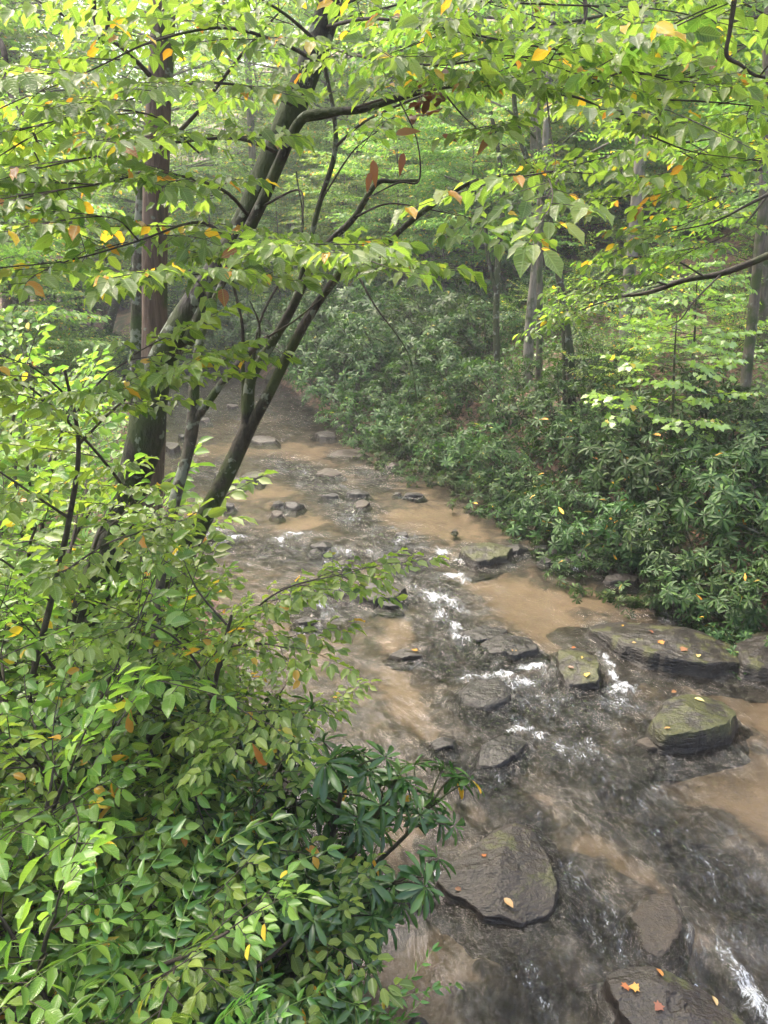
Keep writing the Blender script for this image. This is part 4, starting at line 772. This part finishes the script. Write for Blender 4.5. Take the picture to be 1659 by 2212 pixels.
for k, (x, y, s) in enumerate(nx):
    edge_ = k >= len(nx)-11; od_ = sum(1 for q in (nx[-11:] if edge_ else nx[:-11]) if q[0]/q[1] > x/y)
    place((RP if y < 12.5 else RF)[k % (4 if y < 12.5 else 3)], x-.3, y, rg.uniform(0, 6), s*(1.05 if y < 12.5 else .85), ('small rhododendron drooping to the water on the right bank, '+ORD[od_]+' from the right picture edge') if edge_ else ('bigger rhododendron behind the waterside ones, '+ORD[od_]+' from the right edge'), 'shrub', 'rhododendrons along the right bank', dz=-.1)
place(RP[0], 4.35, 6.05, 1.0, .62, 'small rhododendron whose leaf tips enter at the right edge beside the rounded mossy boulder', 'shrub')
for k, (x, y, s) in enumerate([(-8.3,24.3,.8), (-9.6,26.6,.9), (-11.2,28.8,1.)]):
    place(RF[k % 3], x, y, k*2., s, 'laurel leaning over the water from the left bank at the far bend, '+ORD[k]+' upstream', 'shrub')
for k, (x, y, s) in enumerate([(-.9,19.2,1.25),(-.1,20.2,1.35),(-1.6,21.3,1.4),(-1.2,23.,1.4),(.6,19.2,1.2),(1.5,20.6,1.4),(-2.6,24.4,1.3),(-3.2,26.4,1.4),(.2,22.5,1.5),(-1.6,25,1.6),(-4.4,28.4,1.4),(-5.5,28.9,1.4),(-6.6,30.4,1.5),(-7.9,32.,1.6)]):
    place(RF[k % 3], x, y, rg.uniform(0, 6), s, 'dense laurel of the dark clump at the far bend, '+ORD[k]+' away from the viewer', 'shrub', 'laurels at the far bend', dz=-.15)

# ---- foreground left bank
SAPB = [spray_plant('beech_sapling', 80+k, 1.0, .75, 8, SP_near, M_leaf_low, gap=.15, s=.75) for k in range(3)]
SAPS = [spray_plant('leafy_shrub', 84+k, 1.0, .7, 9, SP_small, M_leaf_low, gap=.12, s=.85) for k in range(3)]
DOG = [arch_plant('doghobble', 88+k, 30, .9, M_dog) for k in range(3)]
DOGB = [arch_plant('doghobble', 92, 12, 1., M_dog, SP_archbig)]
FERN = [arch_plant('fern', 94, 9, 1., M_fern, SP_fern)]
RN = [rhodo_plant('rhododendron', 96+k, 1.5, .72, 13, 18, mat=M_rhodo_near) for k in range(2)]
for k, (pr, x, y, s, dz, lb, ct) in enumerate([
    (RN[0], -.42, 3.4, 1.05, 0, 'glossy dark rhododendron with long whorled leaves leaning over the water in the centre foreground', 'shrub'),
    (RN[1], -.62, 2.6, .9, -.1, 'second glossy rhododendron just below and left of the one leaning over the water', 'shrub'),
    (RN[0], -1.35, 3.7, .9, 0, 'rhododendron half buried among bright leaves in front of the straight trunk', 'shrub'),
    (SAPB[0], -1.6, 2.9, 1.2, 0, 'bright green beech sapling arching over the middle of the left foreground', 'sapling'),
    (SAPS[0], -1.75, 3.7, 1.8, 0, 'taller small-leaved sapling in front of the leaning trunk foot', 'sapling'),
    (SAPS[2], -1.9, 3.0, 1.75, 0, 'yellow-spotted small-leaved sapling against the left picture edge', 'sapling'),
    (SAPB[0], -1.1, 5.0, 1.0, 0, 'beech sapling reaching over the creek above the rhododendron', 'sapling'),
    (SAPB[1], -1.1, 2.25, 1.2, 0, 'low beech sapling with large ribbed leaves in the lower left centre', 'sapling'),
    (SAPS[0], -1.3, 2.5, 1.4, 0, 'small-leaved shrub at the lower left with yellow-green leaves', 'shrub'),
    (SAPS[1], -1.6, 2.4, 1.5, 0, 'small-leaved shrub filling the lower left corner', 'shrub'),
    (SAPS[2], -2.5, 4.2, 1.6, 0, 'small-leaved shrub by the left picture edge beside the leaning trunk', 'shrub'),
    (SAPS[0], -2.9, 5.2, 1.5, 0, 'small-leaved shrub behind the leaning trunk at the left edge', 'shrub'),
    (DOG[0], -.5, 2.35, 1.05, .3, 'doghobble with arching sprays of glossy pointed leaves at the bottom centre left', 'shrub'),
    (DOG[1], -.8, 2.0, 1.05, .45, 'doghobble with sprays cut by the bottom edge of the picture', 'shrub'),
    (DOG[1], -.28, 2.3, .85, .25, 'doghobble whose leafy sprays reach right over the water near the bottom edge', 'shrub'),
    (DOGB[0], -1.0, 2.5, .9, .7, 'large-leaved doghobble in the middle of the lower left thicket', 'shrub'),
    (DOG[2], -.55, 2.75, 1., .25, 'doghobble spray clump below the glossy rhododendrons beside the water', 'shrub'),
    (DOGB[0], -1.2, 2.1, .9, .6, 'large-leaved arching doghobble in the bottom left corner', 'shrub'),
    (DOG[0], -1.5, 2.0, .9, .4, 'doghobble clump in the very corner under the large-leaved one', 'shrub'),
    (SAPS[1], -2.5, 5.0, 2.0, 0, 'tall small-leaved shrub at the left hiding the foot of the leaning tree', 'shrub'),
    (SAPB[0], -3.1, 5.7, 2.1, 0, 'tall beech sapling behind the leaning tree at the left picture edge', 'sapling'),
    (SAPS[2], -3.7, 7.4, 2.0, 0, 'pale green shrub left of the straight trunk', 'shrub'),
    (SAPS[0], -1.95, 4.5, 1.6, 0, 'leafy shrub pressed against the leaning trunk on its left side', 'shrub'),
    (SAPS[1], -4.6, 8.6, 2.2, 0, 'leafy shrub on the bank beyond the ferns', 'shrub'),
    (SAPB[2], -1.55, 5.3, 1.1, 0, 'small beech sapling between the straight trunk and the water', 'sapling'),
    (FERN[0], -3.6, 6.2, 1.2, 0, 'fern clump on the left bank behind the leaning trunk', 'fern'),
    (FERN[0], -4.3, 7.2, 1.3, 0, 'fern clump farther back at the left picture edge', 'fern')]):
    place(pr, x, y, rg.uniform(0, 6), s, lb, ct, dz=dz)
# tall saplings whose layered sprays fill the left side at mid height
traced_tree('beech_sapling', 'beech sapling with dark drooping branches layered across the left side at mid height', 'sapling', [
    ('trunk', [(60,1500,3.9,.02),(110,1300,3.9,.018),(150,1120,3.85,.016),(170,960,3.8,.012),(140,800,3.75,.007)])], [
    [[(335,1150,4.3,.008),(280,1070,4.1,.008),(215,985,3.9,.008),(150,915,3.8,.007),(75,845,3.7,.005),(0,800,3.6,.003)], dict(gap=.10, t0=.0)],
    [[(170,960,3.8,.008),(250,880,3.7,.006),(330,820,3.6,.005),(420,780,3.5,.003)], dict(gap=.10)],
    [[(160,900,3.8,.007),(220,820,3.6,.005),(290,770,3.5,.003)]], [[(150,1120,3.85,.008),(60,1060,3.6,.006),(-30,1000,3.5,.004)]],
    [[(150,860,3.8,.006),(80,800,3.6,.004),(10,770,3.5,.003)]], [[(120,1250,3.9,.008),(220,1180,3.7,.006),(300,1150,3.6,.004)]], [[(110,1300,3.9,.008),(20,1220,3.7,.006),(-60,1180,3.6,.004)]]],
    (M_twig, M_twig), seed=51, gap=.11, leafmat=M_leaf_low, scale=.85, sprays=SP_near)
traced_tree('beech_sapling', 'beech sapling holding flat sprays of ribbed leaves over the rhododendrons', 'sapling', [
    ('trunk', [(420,1750,3.7,.02),(440,1600,3.7,.017),(470,1450,3.7,.013),(500,1330,3.7,.008)])], [
    [[(470,1450,3.7,.009),(540,1330,3.7,.007),(620,1270,3.7,.005),(740,1240,3.7,.003)], dict(gap=.10)], [[(480,1400,3.7,.008),(560,1390,3.5,.006),(620,1400,3.4,.003)], dict(gap=.10)],
    [[(460,1480,3.7,.008),(380,1380,3.6,.006),(280,1330,3.5,.003)]], [[(440,1580,3.7,.008),(340,1530,3.4,.006),(230,1500,3.3,.003)]], [[(450,1500,3.7,.008),(500,1520,3.3,.005),(560,1560,3.1,.003)]],
    [[(440,1600,3.7,.007),(420,1700,3.2,.005),(440,1780,3.,.003)]], [[(490,1350,3.7,.007),(430,1280,3.8,.005),(400,1220,3.9,.003)]]],
    (M_twig, M_twig), seed=52, gap=.11, leafmat=M_leaf_low, scale=.8)

# ---- floodplain behind the left bank, slopes and background woods
UT = [tree_proto('understory_tree', 110+k, [5.5, 7, 4.5, 6.2][k], [.22, .3, .15, .25][k], [2.4, 2.8, 2.2, 2.2][k], [20, 22, 18, 20][k], SP_far, .33, M_wood, M_far, .05, 4) for k in range(4)]
CT = [tree_proto('canopy_tree', 120+k, [17, 20, 15][k], [.4, .45, .3][k], [4.5, 5, 4.5][k], [30, 32, 28][k], SP_top, .55, [M_wood, M_grey, M_wood][k], M_far, .17, 4, 1.25) for k in range(3)]
SH = [spray_plant('woodland_shrub', 130+k, 1.6, 1.2, 9, [(a, None) for a, b in SP_mid], M_far, gap=.26, s=.8) for k in range(3)]
rg = np.random.default_rng(77)
def dr_(x, y): return x-float(xr(np.clip(y, -14, 62)))
def dl_(x, y): return float(xl(np.clip(y, -14, 62)))-x
def vis(x, y, z, m=120):
    d = np.array([x, y, z])-CAM; f_ = d@FW
    if f_ < 1: return False
    px = 829.5+d[0]/f_*F; py = 1106-(d@UP)/f_*F
    return -m-900/f_*2 < px < 1659+m+900/f_*2 and py > -900
def scatter_things(protos, n, xr_, yr_, cond, sr, label, cat, group, mind):
    pts = []; tries = 0
    while len(pts) < n and tries < 9000:
        tries += 1; x = rg.uniform(*xr_); y = yr_[0]+(yr_[1]-yr_[0])*rg.uniform()**1.0
        if not cond(x, y) or not vis(x, y, gz(x, y)+1): continue
        if any((x-a)**2+(y-b_)**2 < mind**2 for a, b_ in pts): continue
        pts.append((x, y)); place(protos[rg.integers(len(protos))], x, y, rg.uniform(0, 6.28), rg.uniform(*sr), label, cat, group)
onbank = lambda x, y, a, b_: dr_(x, y) > a or dl_(x, y) > b_
scatter_things(UT, 46, (-14, 24), (17, 38), lambda x, y: dr_(x, y) > 3.5 and (y > 25 or x/y > .42 or x/y < -.02), (.75, 1.15), 'young broadleaf tree in the understory of the right hillside', 'tree', 'understory trees on the right hillside', 2.0)
scatter_things(UT, 60, (-30, 40), (30, 62), lambda x, y: dr_(x, y) > 3.5, (.9, 1.5), 'small broadleaf tree in the hazy woods up the far hillside', 'tree', 'understory trees up the far hillside', 2.8)
scatter_things(UT, 34, (-32, -6), (14, 56), lambda x, y: dl_(x, y) > 3.0 and not (-19 < x < -9 and y > 24 and abs(x/y+.48) < .1) and x/y < -.27, (.6, 1.0), 'young tree on the flat ground left of the creek', 'tree', 'understory trees on the left flat', 2.2)
scatter_things(CT, 34, (-34, 44), (26, 66), lambda x, y: dr_(x, y) > 6, (.8, 1.15), 'tall straight tree in the hazy woods on the hillside', 'tree', 'tall trees on the hillside', 4.0)
scatter_things(CT, 22, (-40, -7), (20, 60), lambda x, y: dl_(x, y) > 6, (.8, 1.1), 'tall tree in the woods left of the creek', 'tree', 'tall trees left of the creek', 4.)
scatter_things(SH, 90, (-10, 22), (11, 40), lambda x, y: dr_(x, y) > 2.6, (.45, 1.0), 'low woodland shrub on the right hillside', 'shrub', 'low shrubs on the right hillside', 1.0)
scatter_things(RF, 22, (-6, 18), (17, 34), lambda x, y: dr_(x, y) > 2.0, (.7, 1.1), 'laurel shrub scattered under the hillside trees', 'shrub', 'laurels under the hillside trees', 1.8)
scatter_things(SH, 50, (-22, -3), (7, 32), lambda x, y: dl_(x, y) > 1.2, (.3, .6), 'low leafy shrub on the left flat bank', 'shrub', 'low shrubs on the left flat bank', .9)

for k, (x, y, s_) in enumerate([(-12.5, 25, 1.), (-18, 39, 1.1), (-22, 47, 1.1), (-21, 33, 1.05), (-15.5, 29.5, .9), (-9.5, 34, 1.), (-19.5, 45, 1.25), (-17, 41, 1.25), (-25, 54, 1.3), (-14, 33.5, 1.1)]):
    place(CT[k % 3], x, y, k*1.7, s_, 'tall tree in the woods left of the creek', 'tree', 'tall trees left of the creek')
scatter_things(SH, 46, (-24, -6), (20, 46), lambda x, y: dl_(x, y) > .8 and not (abs(x/y+.44) < .06 and y > 30), (.4, .8), 'leafy shrub on the far part of the left flat', 'shrub', 'shrubs on the far left flat', 1.0)
scatter_things(RF, 34, (-34, -3), (30, 60), lambda x, y: dr_(x, y) > .6, (.9, 1.5), 'laurel shrub beyond the far water on the left', 'shrub', 'laurels beyond the far water', 1.6)
scatter_things(SH, 60, (-34, 2), (28, 62), lambda x, y: dr_(x, y) > 1.5, (.8, 1.4), 'woodland shrub on the far slope behind the creek bend', 'shrub', 'shrubs on the far slope', 1.5)
for k, (pr, x, y, s_) in enumerate([(SH[0], -7.4, 27.0, .8), (SH[1], -8.6, 26.0, .7), (RF[0], -6.3, 28.0, .9), (SH[2], -5.5, 27.6, .6), (RF[1], -7.8, 29.2, 1.0), (SH[0], -9.6, 24.4, .6)]):
    place(pr, x, y, k*1.3, s_, 'low shrub on the brushy point at the creek bend, '+ORD[k]+' of six', 'shrub', dz=max(0, .15-gz(x, y)))
# ---- maple sapling on the right bank
def maple(x, y, h, lb, seed):
    rng = np.random.default_rng(seed); z = gz(x, y); root = thing('maple_sapling', (x, y, z), lb, 'sapling'); gt, gs, gl_ = Geo(), Geo(), Geo()
    C = spline(np.array([[0, 0, -.2], [.03, .02, h*.4], [-.05, 0, h*.75], [-.08, .02, h]]), 5); tube(gt, C, np.linspace(.03, .008, len(C)), 8)
    for i in range(16):
        t = .35+.65*i/16; a = i*2.4; l = .9*(1.15-t)+.25; p = np.array([0, 0, t*h]); d = np.array([math.cos(a), math.sin(a), .15]); B = np.array([p, p+d*l*.5, p+d*l]); tube(gs, B, [.008, .006, .003], 5)
        P, D, U = along(B, .22, .2, rng); scatter(gl_, gs, SP_maple, P, D, U, rng.uniform(.7, 1., len(P)), rng)
    gt.build('trunk', M_stem, root); gs.build('branches', M_twig, root); gl_.build('foliage', M_leaf_low, root, uv=True)
maple(4.3, 11.4, 2.6, 'maple sapling with flat lobed leaves standing above the rhododendrons on the right bank', 1)
maple(5.6, 14.2, 2.6, 'maple sapling farther up the slope behind the one above the rhododendrons', 2)

# ---- countless ground plants and litter
rg = np.random.default_rng(99)
def carpet(name, label, cat, n, tm, mat, gen, sz, up=.35, lift_=.03, k=4):
    x, y = gen(n); z = hgt(x, y); g_ = Geo(); m_ = len(x); a = rg.uniform(0, 2*pi, m_)
    D = np.stack([np.cos(a), np.sin(a), rg.normal(0, up, m_)], -1); N = np.stack([rg.normal(0, up, m_), rg.normal(0, up, m_), np.ones(m_)], -1)
    put(g_, tm, np.stack([x, y, z+lift_*rg.uniform(.2, 1, m_)], -1), axes(D, N), rg.uniform(.6, 1.2, m_)*sz, rg.random(m_)); tag(g_.build(name, mat), label, cat, kind='stuff')
def gen_litter(n):
    y = 5+30*rg.random(n)**1.6; x = rg.uniform(-20, 20, n)*(.3+y/30); k = ((x-xr(y)) > .3) | ((xl(y)-x) > .3); return x[k], y[k]
def gen_left(n):
    y = 2+44*rg.random(n)**1.6; x = xl(y)-.35-rg.random(n)*(3.5+.4*y); return x, y
def gen_right(n):
    y = 9+22*rg.random(n); x = xr(y)+.6+rg.random(n)**1.3*9; k = fbm(x*.5, y*.5, 12) > .42; return x[k], y[k]
carpet('leaf_litter', 'brown fallen leaves strewn over the banks and slopes', 'leaf litter', 60000, LF_far, M_litter, gen_litter, .11, .25, .03)
carpet('ground_cover', 'low green herbs covering the left bank', 'ground cover', 80000, LF_far2, M_herb, gen_left, .085, .5, .40)
carpet('ground_cover', 'low green herbs growing on the right hillside', 'ground cover', 50000, LF_far2, M_herb, gen_right, .10, .5, .40)

# ---- single fallen leaves on rocks
deps = bpy.context.evaluated_depsgraph_get()
def fallen(px, py, mat, tm, s, lb, col):
    d = ray(px, py); best = None; deps = bpy.context.evaluated_depsgraph_get(); o_ = CAM; hit, loc, nr_, idx, ob, mtx = sc.ray_cast(deps, o_.tolist(), nrm(d).tolist())
    # use the rock under the leaf whatever foliage hangs in front
    t_ = 0
    while hit and ob and 'rock' not in ob.name and 'stone' not in ob.name and 'boulder' not in ob.name and 'creek' not in ob.name and t_ < 30:
        o_ = np.array(loc)+nrm(d)*.01; hit, loc, nr_, idx, ob, mtx = sc.ray_cast(deps, o_.tolist(), nrm(d).tolist()); t_ += 1
    if not hit: return
    g_ = Geo(); a = rg.uniform(0, 6.28); D = np.array([[math.cos(a), math.sin(a), 0]]); N = np.array([list(nr_)])+rg.normal(0, .1, (1, 3)); p = np.array(loc)+np.array(nr_)*.012
    put(g_, tm, [p], axes(D, N), [s], [rg.random()]); tag(g_.build('fallen_leaf', mat, origin=p), lb, 'leaf')
for a in [(1088,1942,M_yel,LF_oval,.085,'pale yellow leaf lying on the large smooth brown rock','y'), (983,1922,M_dead,LF_oval,.05,'curled brown leaf on the left shoulder of the large smooth brown rock','b'), (1042,1852,M_org,LF_maple,.04,'tiny orange leaf on the upper rim of the large smooth brown rock','o'),
    (1349,2138,M_org,LF_maple,.06,'orange maple leaf on the left of the corner slab','o'), (1382,2136,M_org,LF_maple,.06,'orange maple leaf just right of the first one on the corner slab','o'), (1430,2113,M_org,LF_oval,.06,'orange oval leaf uppermost on the corner slab','o'), (1428,2170,M_dead,LF_maple,.06,'brownish leaf lowest on the corner slab','b'), (1537,2155,M_yel,LF_oval,.06,'small yellow leaf at the right side of the corner slab','y'),
    (1499,1511,M_yel,LF_oval,.09,'large yellow leaf on top of the rounded mossy boulder','y'), (1450,1498,M_dead,LF_oval,.07,'brown leaf on the back edge of the rounded mossy boulder','b'), (1448,1575,M_org,LF_oval,.05,'orange leaf on the ledge in front of the rounded mossy boulder','o'),
    (1235,1403,M_org,LF_oval,.07,'orange leaf on the upstream end of the blocky mossy rock','o'), (1257,1420,M_yel,LF_oval,.045,'tiny pale leaf in the centre of the blocky mossy rock','y'), (1240,1445,M_dead,LF_oval,.07,'brown leaf on the left side of the blocky mossy rock','b'), (1268,1455,M_yel,LF_maple,.07,'yellow leaf lowest on the blocky mossy rock','y'),
    (1345,1355,M_yel,LF_oval,.05,'small yellow leaf at the left end of the long ledge rock','y'), (1425,1385,M_org,LF_maple,.08,'orange leaf in the middle of the long ledge rock','o'), (1410,1370,M_dead,LF_oval,.09,'brown leaf near the middle of the long ledge rock','b'), (1480,1400,M_dead,LF_maple,.09,'reddish leaf right of the middle of the long ledge rock','b'), (1508,1422,M_yel,LF_oval,.09,'bright yellow leaf low on the right of the long ledge rock','y'), (1365,1390,M_yel,LF_oval,.05,'tiny yellow leaf low on the left of the long ledge rock','y'),
    (893,1408,M_yel,LF_maple,.07,'yellow leaf on the thin flat rock left of the rapids','y'), (1114,1408,M_yel,LF_oval,.03,'tiny yellow leaf on the black wet rock','y'), (1105,1405,M_yel,LF_oval,.03,'second tiny pale speck of a leaf on the black wet rock','y')]:
    fallen(*a)
# dead leaves caught in the branches
g_ = Geo(); ctr = at(918, 212, 4.6); rngd = np.random.default_rng(4); n = 22
put(g_, LF_beech, ctr+rngd.normal(0, .045, (n, 3)), axes(rngd.normal(0, 1, (n, 3)), rngd.normal(0, 1, (n, 3))), rngd.uniform(.06, .11, n), .8+.2*rngd.random(n)); tag(g_.build('dead_leaf_cluster', M_dead, origin=ctr), 'dark clump of withered leaves caught on the upper branch', 'leaf cluster')
for px, py, s, a, lb in [(806,345,.13,(.1,0,-1),'long curled brown leaf dangling in the upper centre'), (800,372,.10,(-.2,0,-1),'smaller curled brown leaf dangling below the long one'), (855,290,.13,(1,0,.2),'orange brown leaf held level above the dangling ones'), (872,330,.11,(-.2,0,-1),'twisted brown leaf hanging to the right of the long curled one'), (955,292,.09,(1,0,-.3),'thin brown leaf right of the hanging withered leaves'), (1065,285,.13,(-.6,0,-.8),'speckled tan leaf in the upper right centre'), (283,1530,.15,(-.2,0,-1),'long orange leaf hanging over the shrubs at the left'), (545,1605,.15,(.4,0,-1),'long orange leaf hanging among the rhododendrons')]:
    g_ = Geo(); c_ = at(px, py, 4.2 if py < 1000 else 2.9); put(g_, LF_rhodo if py > 1000 else LF_lance, [c_], axes(np.array([a], float), np.array([[0, -1, .4]])), [s], [.3]); tag(g_.build('hanging_leaf', M_org if py > 1000 else M_dead, origin=c_), lb, 'leaf')

# ------------------------------------------------------------------ haze
g_ = Geo(); x0, x1, y0, y1, z0, z1 = -125, 125, -20, 135, -2.5, 75
g_.add([(x, y, z) for z in (z0, z1) for y in (y0, y1) for x in (x0, x1)], [0,2,3,1, 4,5,7,6, 0,1,5,4, 2,6,7,3, 0,4,6,2, 1,3,7,5], [4]*6)
T = NT('haze'); pv = T.n('ShaderNodeVolumePrincipled'); pv.inputs['Density'].default_value = .0018; pv.inputs['Color'].default_value = (.9, .95, .97, 1); pv.inputs['Anisotropy'].default_value = .2
T.link(pv.outputs[0], T.out.inputs['Volume']); tag(g_.build('haze', T.m, smooth=False), 'thin pale mist filling the woods', 'haze', kind='stuff')
